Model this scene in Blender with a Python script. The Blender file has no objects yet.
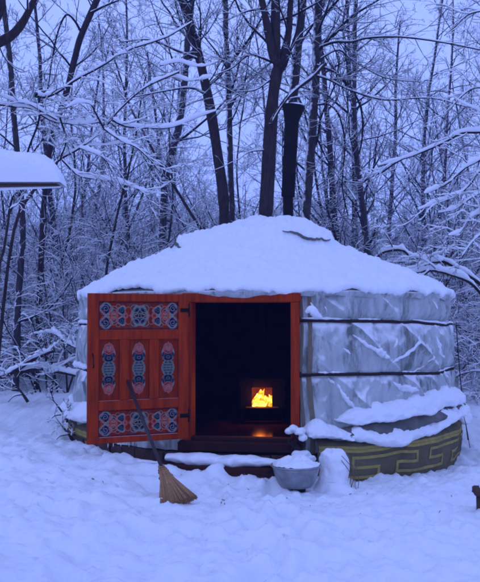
import bpy, math, random
import numpy as np
from mathutils import Vector
SC = bpy.context.scene
COL = SC.collection
PI = math.pi
R_ = math.radians
rnd = random.Random(11)
rng = np.random.default_rng(11)

# ------------------------------------------------------------------ camera geometry
CAMZ, CAMY, F = 1.36, -9.2, 775.0
PITCH = math.atan(26 / F)
def P(x, y, d):
    """photo pixel -> world point at ground distance d in front of the camera"""
    u = (x - 240) / F; v = (291 - y) / F
    Y = math.cos(PITCH) - math.sin(PITCH) * v
    Z = math.sin(PITCH) + math.cos(PITCH) * v
    s = d / Y
    return np.array([u * s, CAMY + d, CAMZ + Z * s])

# ------------------------------------------------------------------ noise
def _h(i, j, k, seed):
    n = (i.astype(np.int64) * 374761393 + j.astype(np.int64) * 668265263 + k.astype(np.int64) * 2147483647 + seed * 974634777) & 0xffffffff
    n = ((n ^ (n >> 13)) * 1274126177) & 0xffffffff
    n = n ^ (n >> 16)
    return (n & 0xffff) / 65535.0
def vn(x, y, z=0.0, seed=0):
    x, y, z = np.broadcast_arrays(np.asarray(x, float), np.asarray(y, float), np.asarray(z, float))
    i, j, k = np.floor(x), np.floor(y), np.floor(z)
    fx, fy, fz = x - i, y - j, z - k
    fx, fy, fz = [t * t * t * (t * (t * 6 - 15) + 10) for t in (fx, fy, fz)]
    out = 0
    for a in (0, 1):
        for b in (0, 1):
            for c in (0, 1):
                out = out + _h(i + a, j + b, k + c, seed) * (fx if a else 1 - fx) * (fy if b else 1 - fy) * (fz if c else 1 - fz)
    return out * 2 - 1
def fbm(x, y, z=0.0, seed=0, o=4):
    s = 0; a = 1; f = 1
    for q in range(o):
        s = s + a * vn(np.asarray(x) * f + 17.3 * q, np.asarray(y) * f + 5.1 * q, np.asarray(z) * f, seed + q); a *= .5; f *= 2.03
    return s
def sst(a, b, x):
    t = np.clip((np.asarray(x, float) - a) / (b - a), 0, 1); return t * t * (3 - 2 * t)

# ------------------------------------------------------------------ materials
def mat(name, col, rough=.7, metal=0, spec=.3, var=None, bump=0, bscale=20, vscale=6, emit=None, estr=0):
    m = bpy.data.materials.new(name); m.use_nodes = True
    nt = m.node_tree; b = nt.nodes['Principled BSDF']
    b.inputs['Base Color'].default_value = (*col, 1); b.inputs['Roughness'].default_value = rough
    b.inputs['Metallic'].default_value = metal; b.inputs['Specular IOR Level'].default_value = spec
    tc = nt.nodes.new('ShaderNodeTexCoord')
    if var is not None:
        n = nt.nodes.new('ShaderNodeTexNoise'); n.inputs['Scale'].default_value = vscale; n.inputs['Detail'].default_value = 6
        n.inputs['Roughness'].default_value = .62
        nt.links.new(tc.outputs['Object'], n.inputs['Vector'])
        r = nt.nodes.new('ShaderNodeValToRGB'); r.color_ramp.elements[0].position = .35; r.color_ramp.elements[1].position = .65
        r.color_ramp.elements[0].color = (*col, 1); r.color_ramp.elements[1].color = (*var, 1)
        nt.links.new(n.outputs['Fac'], r.inputs['Fac']); nt.links.new(r.outputs['Color'], b.inputs['Base Color'])
    if bump:
        n = nt.nodes.new('ShaderNodeTexNoise'); n.inputs['Scale'].default_value = bscale; n.inputs['Detail'].default_value = 5
        nt.links.new(tc.outputs['Object'], n.inputs['Vector'])
        bp = nt.nodes.new('ShaderNodeBump'); bp.inputs['Strength'].default_value = bump; bp.inputs['Distance'].default_value = .02
        nt.links.new(n.outputs['Fac'], bp.inputs['Height']); nt.links.new(bp.outputs['Normal'], b.inputs['Normal'])
    if emit:
        b.inputs['Emission Color'].default_value = (*emit, 1); b.inputs['Emission Strength'].default_value = estr
    return m

def snowy(name, col, var, thr=.45, soft=.25, side=None, vscale=9, rough=.8, stretch=(1, 1, 1), namp=.5, stain=None, bump=.5):
    """a surface that carries snow where it faces up (or to the wind), broken up by noise"""
    m = mat(name, col, rough, 0, .2)
    nt = m.node_tree; b = nt.nodes['Principled BSDF']; L = nt.links.new
    tc = nt.nodes.new('ShaderNodeTexCoord'); mp = nt.nodes.new('ShaderNodeMapping'); mp.inputs['Scale'].default_value = stretch
    L(tc.outputs['Object'], mp.inputs['Vector'])
    n = nt.nodes.new('ShaderNodeTexNoise'); n.inputs['Scale'].default_value = vscale; n.inputs['Detail'].default_value = 7; n.inputs['Roughness'].default_value = .65
    L(mp.outputs['Vector'], n.inputs['Vector'])
    r = nt.nodes.new('ShaderNodeValToRGB'); r.color_ramp.elements[0].position = .36; r.color_ramp.elements[1].position = .64
    r.color_ramp.elements[0].color = (*col, 1); r.color_ramp.elements[1].color = (*var, 1)
    L(n.outputs['Fac'], r.inputs['Fac'])
    base = r.outputs['Color']
    if stain:
        n3 = nt.nodes.new('ShaderNodeTexNoise'); n3.inputs['Scale'].default_value = 2.3; n3.inputs['Detail'].default_value = 8; n3.inputs['Roughness'].default_value = .7
        mp3 = nt.nodes.new('ShaderNodeMapping'); mp3.inputs['Scale'].default_value = (2.2, 2.2, .55); L(tc.outputs['Object'], mp3.inputs['Vector']); L(mp3.outputs['Vector'], n3.inputs['Vector'])
        r3 = nt.nodes.new('ShaderNodeValToRGB'); r3.color_ramp.elements[0].position = .49; r3.color_ramp.elements[1].position = .62
        L(n3.outputs['Fac'], r3.inputs['Fac'])
        mx = nt.nodes.new('ShaderNodeMixRGB'); mx.inputs['Color2'].default_value = (*stain, 1)
        L(r3.outputs['Color'], mx.inputs['Fac']); L(base, mx.inputs['Color1']); base = mx.outputs['Color']
    g = nt.nodes.new('ShaderNodeNewGeometry')
    dot = nt.nodes.new('ShaderNodeVectorMath'); dot.operation = 'DOT_PRODUCT'; dot.inputs[1].default_value = side or (0, 0, 1)
    L(g.outputs['Normal'], dot.inputs[0])
    n2 = nt.nodes.new('ShaderNodeTexNoise'); n2.inputs['Scale'].default_value = 14; n2.inputs['Detail'].default_value = 5; L(tc.outputs['Object'], n2.inputs['Vector'])
    ad = nt.nodes.new('ShaderNodeMath'); ad.operation = 'MULTIPLY_ADD'; ad.inputs[1].default_value = namp; L(n2.outputs['Fac'], ad.inputs[0]); L(dot.outputs['Value'], ad.inputs[2])
    mr = nt.nodes.new('ShaderNodeMapRange'); mr.inputs['From Min'].default_value = thr + namp * .5; mr.inputs['From Max'].default_value = thr + soft + namp * .5
    L(ad.outputs['Value'], mr.inputs['Value'])
    mx = nt.nodes.new('ShaderNodeMixRGB'); mx.inputs['Color2'].default_value = (.8, .8, .82, 1)
    L(mr.outputs['Result'], mx.inputs['Fac']); L(base, mx.inputs['Color1']); L(mx.outputs['Color'], b.inputs['Base Color'])
    bp = nt.nodes.new('ShaderNodeBump'); bp.inputs['Strength'].default_value = bump; bp.inputs['Distance'].default_value = .015
    L(n.outputs['Fac'], bp.inputs['Height']); L(bp.outputs['Normal'], b.inputs['Normal'])
    return m

M = {}
def snow_mat():
    m = mat('snow', (.8, .81, .84), .55, 0, .35)
    nt = m.node_tree; b = nt.nodes['Principled BSDF']; L = nt.links.new
    tc = nt.nodes.new('ShaderNodeTexCoord')
    a = nt.nodes.new('ShaderNodeTexNoise'); a.inputs['Scale'].default_value = 9; a.inputs['Detail'].default_value = 8; a.inputs['Roughness'].default_value = .6
    c = nt.nodes.new('ShaderNodeTexNoise'); c.inputs['Scale'].default_value = 70; c.inputs['Detail'].default_value = 3
    L(tc.outputs['Object'], a.inputs['Vector']); L(tc.outputs['Object'], c.inputs['Vector'])
    b1 = nt.nodes.new('ShaderNodeBump'); b1.inputs['Strength'].default_value = .6; b1.inputs['Distance'].default_value = .03
    b2 = nt.nodes.new('ShaderNodeBump'); b2.inputs['Strength'].default_value = .45; b2.inputs['Distance'].default_value = .006
    L(a.outputs['Fac'], b1.inputs['Height']); L(c.outputs['Fac'], b2.inputs['Height']); L(b1.outputs['Normal'], b2.inputs['Normal']); L(b2.outputs['Normal'], b.inputs['Normal'])
    return m
M['snow'] = snow_mat()
M['snow_lite'] = mat('branch_snow', (.8, .81, .84), .7, 0, .2)
M['bark'] = snowy('bark', (.020, .012, .011), (.048, .032, .028), thr=.66, soft=.15, stretch=(1, 1, .25), vscale=30)
M['bark_wind'] = snowy('bark_windblown', (.025, .019, .019), (.062, .050, .050), thr=.66, soft=.2, side=(-.75, -.25, .6), stretch=(1, 1, .3), vscale=22, namp=1.0)
M['twig'] = mat('twig_bark', (.022, .017, .018), .9, 0, .1)
M['canvas'] = snowy('canvas', (.50, .52, .52), (.34, .36, .35), thr=.30, soft=.34, vscale=4, stretch=(1.6, 1.6, .5), stain=(.14, .155, .14), namp=.5, bump=.3)
M['canvas_dark'] = mat('canvas_dark', (.09, .085, .08), .9, var=(.16, .15, .14), bump=.5)
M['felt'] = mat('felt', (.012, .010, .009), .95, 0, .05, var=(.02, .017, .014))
M['red'] = snowy('red_paint', (.40, .040, .005), (.20, .022, .006), thr=.85, soft=.1, stretch=(1, 1, .10), vscale=26, namp=.3, rough=.65, bump=.25)
M['red_panel'] = snowy('red_panel_paint', (.28, .028, .004), (.15, .017, .005), thr=.85, soft=.1, stretch=(1, 1, .10), vscale=26, namp=.3, rough=.65, bump=.25)
for q_ in ('red', 'red_panel'): M[q_].node_tree.nodes['Principled BSDF'].inputs['Specular IOR Level'].default_value = .06
M['blue'] = mat('navy_paint', (.008, .014, .045), .7, 0, .08)
M['teal'] = mat('teal_paint', (.05, .09, .09), .7, 0, .08)
M['pink'] = mat('pink_paint', (.42, .085, .07), .7, 0, .08)
M['white'] = mat('white_paint', (.22, .20, .18), .7, 0, .08)
M['ochre'] = mat('ochre_paint', (.40, .19, .05), .7, 0, .08)
M['wood'] = mat('dark_wood', (.045, .022, .018), .8, var=(.09, .045, .035), bump=.6, bscale=40)
M['wood_red'] = mat('stained_wood', (.045, .014, .010), .8, 0, .1, var=(.03, .010, .008), bump=.4)
M['floor'] = mat('varnished_floor', (.035, .010, .007), .13, 0, .03, var=(.035, .012, .01), vscale=3)
M['iron'] = mat('black_iron', (.010, .008, .008), .75, 0, .08, bump=.2)
M['galv'] = mat('galvanised_metal', (.30, .31, .33), .42, .6, .5, var=(.20, .21, .22), vscale=14, bump=.12)
M['skirt'] = mat('khaki_cloth', (.095, .078, .045), .9, 0, .1, var=(.15, .125, .07), bump=.6, bscale=14, vscale=5)
M['yellow'] = mat('yellow_cloth', (.38, .30, .08), .85, 0, .1, var=(.25, .20, .07), vscale=11)
M['tan'] = mat('tan_webbing', (.20, .15, .10), .9, 0, .1, var=(.15, .12, .09), vscale=9)
M['rope'] = mat('dark_rope', (.035, .022, .02), .9, bump=.8, bscale=120)
M['straw'] = mat('broom_straw', (.46, .25, .11), .9, 0, .1, var=(.32, .17, .08), vscale=25)
M['handle'] = mat('broom_handle_paint', (.03, .02, .022), .5)
M['grass'] = mat('dry_grass', (.17, .12, .07), .9)

# ------------------------------------------------------------------ object helpers
ORG = {}
def link(o): COL.objects.link(o)
def thing(name, label, cat, loc, group=None):
    o = bpy.data.objects.new(name, None); link(o); o.location = loc; o.empty_display_size = .1
    o['label'] = label; o['category'] = cat
    if group: o['group'] = group
    ORG[o.name] = np.array(loc, float)
    return o
class MB:
    def __init__(s): s.v = []; s.f = []; s.m = []; s.n = 0
    def add(s, v, f, m=0):
        v = np.asarray(v, float).reshape(-1, 3); s.v.append(v)
        for q in f: s.f.append(tuple(int(i) + s.n for i in q)); s.m.append(m)
        s.n += len(v)
    def box(s, c, sx, sy, sz, m=0, ax=None, bev=.0):
        c = np.array(c, float); ax = ax if ax is not None else np.eye(3)
        h = np.array([sx, sy, sz]) / 2
        if bev <= 0:
            k = [(a, b, d) for a in (-1, 1) for b in (-1, 1) for d in (-1, 1)]
            v = [c + sum(ax[i] * h[i] * q[i] for i in range(3)) for q in k]
            s.add(v, [(0, 1, 3, 2), (4, 6, 7, 5), (0, 4, 5, 1), (2, 3, 7, 6), (0, 2, 6, 4), (1, 5, 7, 3)], m)
        else:
            rows = []                            # profile across third axis with chamfers
            for (z, k) in ((-h[2], -bev), (-h[2] + bev, 0), (h[2] - bev, 0), (h[2], -bev)):
                for (a, b) in ((-1, -1), (1, -1), (1, 1), (-1, 1)):
                    x0 = h[0] + k; y0 = h[1] + k
                    for (dx, dy) in (((a * x0, b * (y0 - bev)), (a * (x0 - bev), b * y0)) if a * b > 0 else ((a * (x0 - bev), b * y0), (a * x0, b * (y0 - bev)))):
                        rows.append(c + ax[0] * dx + ax[1] * dy + ax[2] * z)
            f = []
            for r in range(3):
                for i in range(8):
                    j = (i + 1) % 8; f.append((r * 8 + i, r * 8 + j, r * 8 + 8 + j, r * 8 + 8 + i))
            f.append(tuple(range(7, -1, -1))); f.append(tuple(range(24, 32)))
            s.add(rows, f, m)
    def grid(s, V, m=0, closeu=False, flip=False):
        V = np.asarray(V, float); a, b = V.shape[:2]
        I = np.arange(a * b).reshape(a, b)
        if closeu: I = np.vstack([I, I[:1]])
        q = np.stack([I[:-1, :-1], I[1:, :-1], I[1:, 1:], I[:-1, 1:]], -1).reshape(-1, 4)
        if flip: q = q[:, ::-1]
        s.add(V.reshape(-1, 3), q.tolist(), m)
    def tube(s, pts, rad, k=10, m=0, caps=True, sq=1.0, noise=0, ns=6, seed=0):
        pts = np.asarray(pts, float); n = len(pts); rad = np.broadcast_to(np.asarray(rad, float), (n,))
        t = np.gradient(pts, axis=0); t /= np.linalg.norm(t, axis=1)[:, None] + 1e-9
        ref = np.array([0, 0, 1.0]) if abs(t[:, 2]).mean() < .8 else np.array([0, 1.0, 0])
        sd = np.cross(t, ref); sd /= np.linalg.norm(sd, axis=1)[:, None] + 1e-9; up = np.cross(sd, t)
        a = np.linspace(0, 2 * PI, k, endpoint=False)
        r = rad[:, None]
        if noise: r = r * (1 + noise * fbm(pts[:, 0:1] * ns + np.cos(a) * .8, pts[:, 1:2] * ns + np.sin(a) * .8, pts[:, 2:3] * ns, seed, 3))
        V = pts[:, None] + (r * np.cos(a))[..., None] * sd[:, None] + (r * np.sin(a) * sq)[..., None] * up[:, None]
        I = np.arange(n * k).reshape(n, k); J = np.roll(I, -1, 1)
        f = np.stack([I[:-1], J[:-1], J[1:], I[1:]], -1).reshape(-1, 4).tolist()
        if caps: f.append(I[0].tolist()[::-1]); f.append(I[-1].tolist())
        s.add(V.reshape(-1, 3), f, m)
    def lathe(s, prof, c=(0, 0, 0), k=32, m=0, ax=None, noise=0):
        prof = np.asarray(prof, float); a = np.linspace(0, 2 * PI, k, endpoint=False)
        V = np.stack([prof[None, :, 0] * np.cos(a)[:, None], prof[None, :, 0] * np.sin(a)[:, None], np.broadcast_to(prof[None, :, 1], (k, len(prof)))], -1)
        if noise: V = V * (1 + noise * fbm(V[..., 0:1] * 9, V[..., 1:2] * 9, V[..., 2:] * 9, 3, 3))
        if ax is not None: V = V @ np.asarray(ax)
        s.grid(V + np.array(c), m, closeu=True)
    def build(s, name, mats, parent=None, smooth=True, auto=None):
        v = np.concatenate(s.v); 
        if parent is not None: v = v - ORG[parent.name]
        return mk(name, v, s.f, s.m, mats, parent, smooth)
def mk(name, v, f, mi, mats, parent=None, smooth=True):
    me = bpy.data.meshes.new(name)
    me.from_pydata(np.asarray(v).tolist(), [], f)
    for q in (mats if isinstance(mats, (list, tuple)) else [mats]): me.materials.append(q)
    if mi is not None and len(me.materials) > 1: me.polygons.foreach_set('material_index', mi)
    me.polygons.foreach_set('use_smooth', [smooth] * len(me.polygons))
    me.update()
    o = bpy.data.objects.new(name, me); link(o)
    if parent is not None:
        o.parent = parent; ORG[o.name] = ORG[parent.name]
    else: ORG[o.name] = np.zeros(3)
    return o
def quadmesh(name, V, Q, m, parent=None):
    """fast path for large quad meshes"""
    me = bpy.data.meshes.new(name)
    V = np.ascontiguousarray(V, np.float32); Q = np.ascontiguousarray(Q, np.int32)
    me.vertices.add(len(V)); me.vertices.foreach_set('co', V.ravel())
    me.loops.add(Q.size); me.loops.foreach_set('vertex_index', Q.ravel())
    me.polygons.add(len(Q)); me.polygons.foreach_set('loop_start', np.arange(0, Q.size, 4, dtype=np.int32))
    try: me.polygons.foreach_set('loop_total', np.full(len(Q), 4, np.int32))
    except Exception: pass
    me.polygons.foreach_set('use_smooth', np.ones(len(Q), bool))
    me.materials.append(m); me.update(calc_edges=True); me.validate()
    o = bpy.data.objects.new(name, me); link(o)
    if parent is not None: o.parent = parent; ORG[o.name] = ORG[parent.name]
    else: ORG[o.name] = np.zeros(3)
    return o
def smooth_path(pts, n):
    pts = np.asarray(pts, float); m = len(pts)
    if m < 3:
        t = np.linspace(0, 1, n)[:, None]; return pts[0] * (1 - t) + pts[-1] * t
    E = np.vstack([2 * pts[0] - pts[1], pts, 2 * pts[-1] - pts[-2]])
    u = np.linspace(0, m - 1 - 1e-6, n); i = u.astype(int); t = (u - i)[:, None]
    a, b, c, d = E[i], E[i + 1], E[i + 2], E[i + 3]
    return .5 * (2 * b + (c - a) * t + (2 * a - 5 * b + 4 * c - d) * t ** 2 + (-a + 3 * b - 3 * c + d) * t ** 3)

# ------------------------------------------------------------------ ground
CX, CY, RW = .28, 0.0, 2.16
def ground_z(x, y, fine=True):
    x = np.asarray(x, float); y = np.asarray(y, float)
    z = -.05 - .075 * np.clip(x, -1.5, 1.8)
    d = y - CAMY
    far = np.clip(d - 22, 0, None)
    z = z + 4.5 * sst(4, 52, far) + .02 * far 
    z = z + .10 * vn(x * .35, y * .35, 0, 3) * sst(2.4, 5, np.hypot(x - CX, y - CY))
    rr = np.hypot(x - CX, y - CY)
    # drift banked against the platform on the far and left sides, dug out in front
    z = z + .095 * np.exp(-((rr - 2.72) / .24) ** 2) * np.exp(-((x + .35) / .85) ** 4) * (y < 0) * (.75 + .4 * vn(x * 5, y * 5, 0, 19))
    z = z + .05 * np.exp(-((rr - 2.75) / .3) ** 2) * (.5 + .5 * vn(x * 1.3, y * 1.3, 0, 9))
    if fine:
        near = np.exp(-np.clip(d - 11, 0, None) / 8)
        z = z + near * (.036 * fbm(x * 1.6, y * 1.6, 0, 21, 3) + .030 * fbm(x * 5.5, y * 5.5, 0, 31, 3) + .028 * np.abs(fbm(x * 11, y * 11, 0, 41, 4)))
    return z
FOOT = []
for k in range(26):      # trodden path from the door towards the camera, and around to the tub
    t = k / 25
    FOOT.append((.05 + .22 * math.sin(t * 5) + (.13 if k % 2 else -.13) + rnd.uniform(-.05, .05), -2.75 - t * 5.2, rnd.uniform(-.4, .4)))
for k in range(16):
    FOOT.append((rnd.uniform(-1.6, 1.7), rnd.uniform(-4.3, -2.9), rnd.uniform(-3, 3)))
for k in range(22):
    FOOT.append((rnd.uniform(-2.2, 2.6), rnd.uniform(-6.2, -3.6), rnd.uniform(-3, 3)))
def ground_full(x, y):
    z = ground_z(x, y)
    for (fx, fy, fa) in FOOT:
        dx, dy = x - fx, y - fy
        u = dx * math.cos(fa) + dy * math.sin(fa); v = -dx * math.sin(fa) + dy * math.cos(fa)
        e = (u / .075) ** 2 + (v / .16) ** 2
        z = z - .050 * np.exp(-e ** 1.5) + .020 * np.exp(-((np.sqrt(e) - 1.5) / .35) ** 2)
    return z
def axis(lo, hi, fine, mid0, mid1, far):
    a = list(np.arange(mid0, mid1, fine)); s = fine; p = a[-1]
    while p < hi: s *= 1.09; p += s; a.append(p)
    s = fine; p = mid0; b = []
    while p > lo: s *= 1.09; p -= s; b.append(p)
    return np.array(b[::-1] + a)
gx = axis(-320, 320, .028, -3.4, 3.4, 0); gy = axis(-60, 420, .028, -6.6, -1.2, 0)
GX, GY = np.meshgrid(gx, gy, indexing='ij')
GZ = ground_full(GX, GY)
n1, n2 = GX.shape; I = np.arange(n1 * n2).reshape(n1, n2)
g = quadmesh('ground', np.stack([GX, GY, GZ], -1).reshape(-1, 3), np.stack([I[:-1, :-1], I[1:, :-1], I[1:, 1:], I[:-1, 1:]], -1).reshape(-1, 4), M['snow'])
g['kind'] = 'structure'; g['label'] = 'trampled lumpy snow covering the ground of the clearing'
def gz1(x, y): return float(ground_z(np.array([x]), np.array([y]), False)[0])

# ------------------------------------------------------------------ yurt
yurt = thing('yurt', 'round white canvas yurt with red door frame and thick snow on its roof', 'yurt', (CX, CY, 0))
def C(th, r, z): return np.array([CX + r * math.sin(th), CY - r * math.cos(th), z])
TD = -math.asin(.28 / 2.16); HW = R_(14.6)
Z1, Z2, ZT = 1.315, .815, 1.60
# --- canvas wall
def wall_r(th, z):
    s = th * RW
    b = .045 * np.sin(np.clip((z - Z2) / (Z1 - Z2), 0, 1) * PI) * ((z > Z2) & (z < Z1)) + .03 * np.sin(np.clip((z - .3) / (Z2 - .3), 0, 1) * PI) * (z <= Z2)
    b = b + .035 * sst(Z1, Z1 + .12, z) 
    pin = .022 * (np.exp(-((z - Z1) / .035) ** 2) + np.exp(-((z - Z2) / .035) ** 2))
    pl = .030 * fbm(s * 5.0 + z * .6, z * .5, 0, 5, 3) * sst(1.15, 1.5, z)
    w = .034 * (1 - np.abs(fbm(s * 1.9 + z * 1.4, z * 1.7 - s * .5, 0, 8, 3)) * 1.6)
    w2 = .024 * (1 - np.abs(fbm(s * 3.6 - z * 2.6, z * 2.5 + s * .6, 0, 12, 3)) * 1.7)
    w3 = .006 * fbm(s * 16, z * 10, 0, 15, 2)
    edge = sst(0, .12, np.minimum(th - (TD + HW), TD + 2 * PI - HW - th))
    def crease(ph, sharp): return np.exp(-(np.abs(np.sin(PI * ph)) / sharp) ** 1.2)
    wp = .5 * vn(s * 1.3, z * 1.6, 0, 33)
    m1 = sst(-.1, .5, vn(s * .9, z * 1.2, 0, 34)); m2 = sst(-.1, .5, vn(s * .9 + 7, z * 1.2, 0, 35))
    cr = .046 * m1 * crease(s * 1.5 + z * 1.5 + wp, .35) + .040 * m2 * crease(s * 1.7 - z * 1.9 + wp + .4, .33) - .020 * crease(s * 1.9 + wp * .5, .10)
    return RW - .085 * sst(.3, 1.6, z) + (b + pl + w * .6 + w2 * .6 + w3 * .5 + cr) * edge - pin
TH = np.concatenate([np.linspace(TD + HW, PI * .62, 620), np.linspace(PI * .62, 1.38 * PI, 60)[1:-1], np.linspace(1.38 * PI, TD + 2 * PI - HW, 420)])
ZZ = np.linspace(.13, ZT, 170)
A, B = np.meshgrid(TH, ZZ, indexing='ij'); RR = wall_r(A, B)
mb = MB(); mb.grid(np.stack([CX + RR * np.sin(A), CY - RR * np.cos(A), B], -1))
wall = mb.build('wall', M['canvas'], yurt); wall['label'] = 'wrinkled stained white canvas wall'
# --- inner felt wall and floor
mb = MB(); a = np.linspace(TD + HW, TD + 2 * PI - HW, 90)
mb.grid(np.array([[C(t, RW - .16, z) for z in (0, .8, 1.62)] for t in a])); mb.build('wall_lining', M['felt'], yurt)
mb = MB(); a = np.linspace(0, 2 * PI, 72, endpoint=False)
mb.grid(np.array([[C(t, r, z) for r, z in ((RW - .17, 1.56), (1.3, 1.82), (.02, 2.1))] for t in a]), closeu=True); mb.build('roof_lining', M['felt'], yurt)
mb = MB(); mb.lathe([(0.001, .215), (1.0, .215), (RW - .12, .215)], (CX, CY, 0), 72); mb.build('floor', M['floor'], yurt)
# --- timber platform
mb = MB()
N = 84
for i in range(N):
    t0 = 2 * PI * i / N; t1 = 2 * PI * (i + .93) / N; zz = .12 + rnd.uniform(-.006, .004); ro = RW + (.10 if (4.9 < t0 or t0 < TD + HW - .02) else -.03) + rnd.uniform(-.012, .012)
    v = [C(t, r, z) for z in (-.35, zz) for (t, r) in ((t0, ro - .12), (t0, ro), (t1, ro), (t1, ro - .12))]
    mb.add(v, [(0, 3, 2, 1), (4, 5, 6, 7), (0, 1, 5, 4), (1, 2, 6, 5), (2, 3, 7, 6), (3, 0, 4, 7)])
mb.lathe([(.001, .105), (RW - .03, .105)], (CX, CY, 0), 84)
mb.build('platform', M['wood'], yurt, smooth=False)
# --- roof canvas (under the snow, its hem shows at the eaves)
def eave_wob(t): return .022 * fbm(np.asarray(t) * 7.0, 0 * np.asarray(t), 0, 77, 3)
RE = 2.165
mb = MB(); a = np.linspace(0, 2 * PI, 720, endpoint=False)
rows = []
for (r, z, w) in ((.3, 2.18, 0), (1.2, 1.90, 0), (RE - .06, 1.615, .3), (RE - .01, 1.60, .3), (RE - .012, 1.572, .5), (RE - .035, 1.542, .8)):
    wob = eave_wob(a) * w; rows.append(np.stack([CX + (r + wob * .4) * np.sin(a), CY - (r + wob * .4) * np.cos(a), z + wob * .9 * (w > .4)], -1))
mb.grid(np.stack(rows, 1), closeu=True)
mb.build('roof', M['canvas'], yurt)['label'] = 'canvas roof hem hanging below the snow'
# --- snow on the roof, with the square crown cover showing as a terrace
SQ = (.20, .06, .90, R_(-4))
def sq_d(x, y):
    dx, dy = x - SQ[0], y - SQ[1]; c, s = math.cos(SQ[3]), math.sin(SQ[3])
    u, v = dx * c + dy * s, -dx * s + dy * c
    return (np.abs(u) ** 5 + np.abs(v * .88) ** 5) ** .2 - SQ[2] 
def roof_z(r, th):
    x = CX + r * np.sin(th); y = CY - r * np.cos(th)
    lin = 1.690 + (RE - r) * .415
    q = np.hypot(x - .46, y - .05)
    z = -np.log(np.exp(-lin * 20) + math.exp(-2.335 * 20)) / 20
    z = np.log(np.exp(z * 18) + np.exp((2.455 - .50 * q ** 2) * 18)) / 18
    z = z + .085 * (1 - sst(-.035, .03, sq_d(x, y))) - .012
    z = z + .034 * fbm(x * 1.7, y * 1.7, 0, 51, 3) + .024 * fbm(x * 6, y * 6, 0, 52, 3) * (r > .01) + .017 * np.abs(fbm(x * 16, y * 16, 0, 54, 2))
    z = z + .022 * np.exp(-(np.sin((th + .12) * 4.5) / .10) ** 2) * sst(.9, 1.2, r) * (.5 + .5 * vn(th * 3, r * 2, 0, 71))
    z = z + .03 * np.exp(-((sq_d(x, y) + .05) / .08) ** 2) * fbm(x * 4, y * 4, 0, 59, 2)
    return z
a = np.linspace(0, 2 * PI, 900, endpoint=False)
r = np.concatenate([np.linspace(.004, .6, 40), np.linspace(.6, RE - .03, 190)[1:]])
A, B = np.meshgrid(a, r, indexing='ij')
Z = roof_z(B, A)
lip = sst(RE - .26, RE + .03, B); Z = Z - .05 * lip ** 2
V = np.stack([CX + B * np.sin(A), CY - B * np.cos(A), Z], -1)
ov = .034 + .014 * fbm(a * 7, a * 0, 0, 61, 4); dr = .052 + .016 * np.clip(fbm(a * 14, a * 0, 0, 62, 4), -.8, 1.0)
er = []
zb = Z[:, -1]
for (fr, fz, m_) in ((.6, .12, 0), (1.0, .45, 1), (.95, .8, 1), (.5, 1.0, 1), (-.6, .9, 0), (-2, .5, 0)):
    rr = RE - .02 + ov * fr; er.append(np.stack([CX + rr * np.sin(a), CY - rr * np.cos(a), zb - (dr + .02) * fz], -1))
V = np.concatenate([V, np.stack(er, 1)], 1)
mb = MB(); mb.grid(V, closeu=True, flip=False)
rs = mb.build('snow', M['snow'], yurt); rs['label'] = 'thick snow blanket on the conical roof'
# dark cloth edge of the crown cover
def cover_edge(x0, x1, n=40, lift=.012):
    pts = []
    for q in range(n):
        x = x0 + (x1 - x0) * q / (n - 1)
        ys = np.linspace(-1.6, -.5, 400); dd = sq_d(x, ys); k = int(np.argmin(np.abs(dd)))
        y = ys[k]; rr = math.hypot(x - CX, y - CY); th = math.atan2(x - CX, -(y - CY))
        pts.append((x, y - .012, float(roof_z(np.array([rr]), np.array([th]))[0]) + lift))
    return np.array(pts)
for (x0, x1, lf) in ((.45, .98, .008), (-.78, -.64, -.002)):
    mb = MB(); p = cover_edge(x0, x1, lift=lf); n = len(p); rr = .016 * np.sin(np.linspace(.12, PI - .12, n)) ** .5 * (1 + .3 * vn(p[:, 0] * 12, 0, 0, 4))
    mb.tube(p, rr, 6, sq=.8)
    mb.build('crown_cover', M['canvas_dark'], yurt)['label'] = 'dark cloth edge of the square crown cover'

# --- door frame (chord at the door angle)
dn = np.array([math.sin(TD), -math.cos(TD), 0]); dt = np.array([math.cos(TD), math.sin(TD), 0]); uz = np.array([0, 0, 1.0])
DC = np.array([CX, CY, 0]) + dn * (RW - .06)
AX = np.array([dt, dn, uz])
def DF(u, w, z): return DC + dt * u + dn * w + uz * z
mb = MB()
mb.box(DF(.497, -.08, .860), .078, .20, 1.27, ax=AX, bev=.006)
mb.box(DF(-.495, -.08, .860), .078, .20, 1.27, ax=AX, bev=.006)
mb.box(DF(0, -.08, 1.538), 1.10, .205, .085, ax=AX, bev=.008)
mb.box(DF(.461, -.11, .875), .02, .08, 1.24, ax=AX)
fr = mb.build('door_frame', M['red'], yurt, smooth=False)
mb = MB(); mb.box(DF(0, -.03, .185), 1.14, .26, .09, ax=AX, bev=.01); mb.box(DF(0, -.03, .245), .93, .10, .035, ax=AX, bev=.005)
mb.build('threshold', M['wood_red'], yurt, smooth=False)
# tan bindings of the canvas edge beside the frame
mb = MB()
for (u0, w) in ((.562, .030), (.64, .046)):
    z = np.linspace(.12, 1.58, 60); thb = math.asin((u0) / RW) + TD
    rows = []
    for q in z:
        dth = .006 * math.sin(q * 6)
        rows.append([C(thb + dth - w / 2 / RW, float(wall_r(np.array([thb]), np.array([q]))[0]) + .007, q), C(thb + dth, float(wall_r(np.array([thb]), np.array([q]))[0]) + .013, q), C(thb + dth + w / 2 / RW, float(wall_r(np.array([thb]), np.array([q]))[0]) + .007, q)])
    mb.grid(np.array(rows))
mb.build('edge_binding', M['tan'], yurt)
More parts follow.
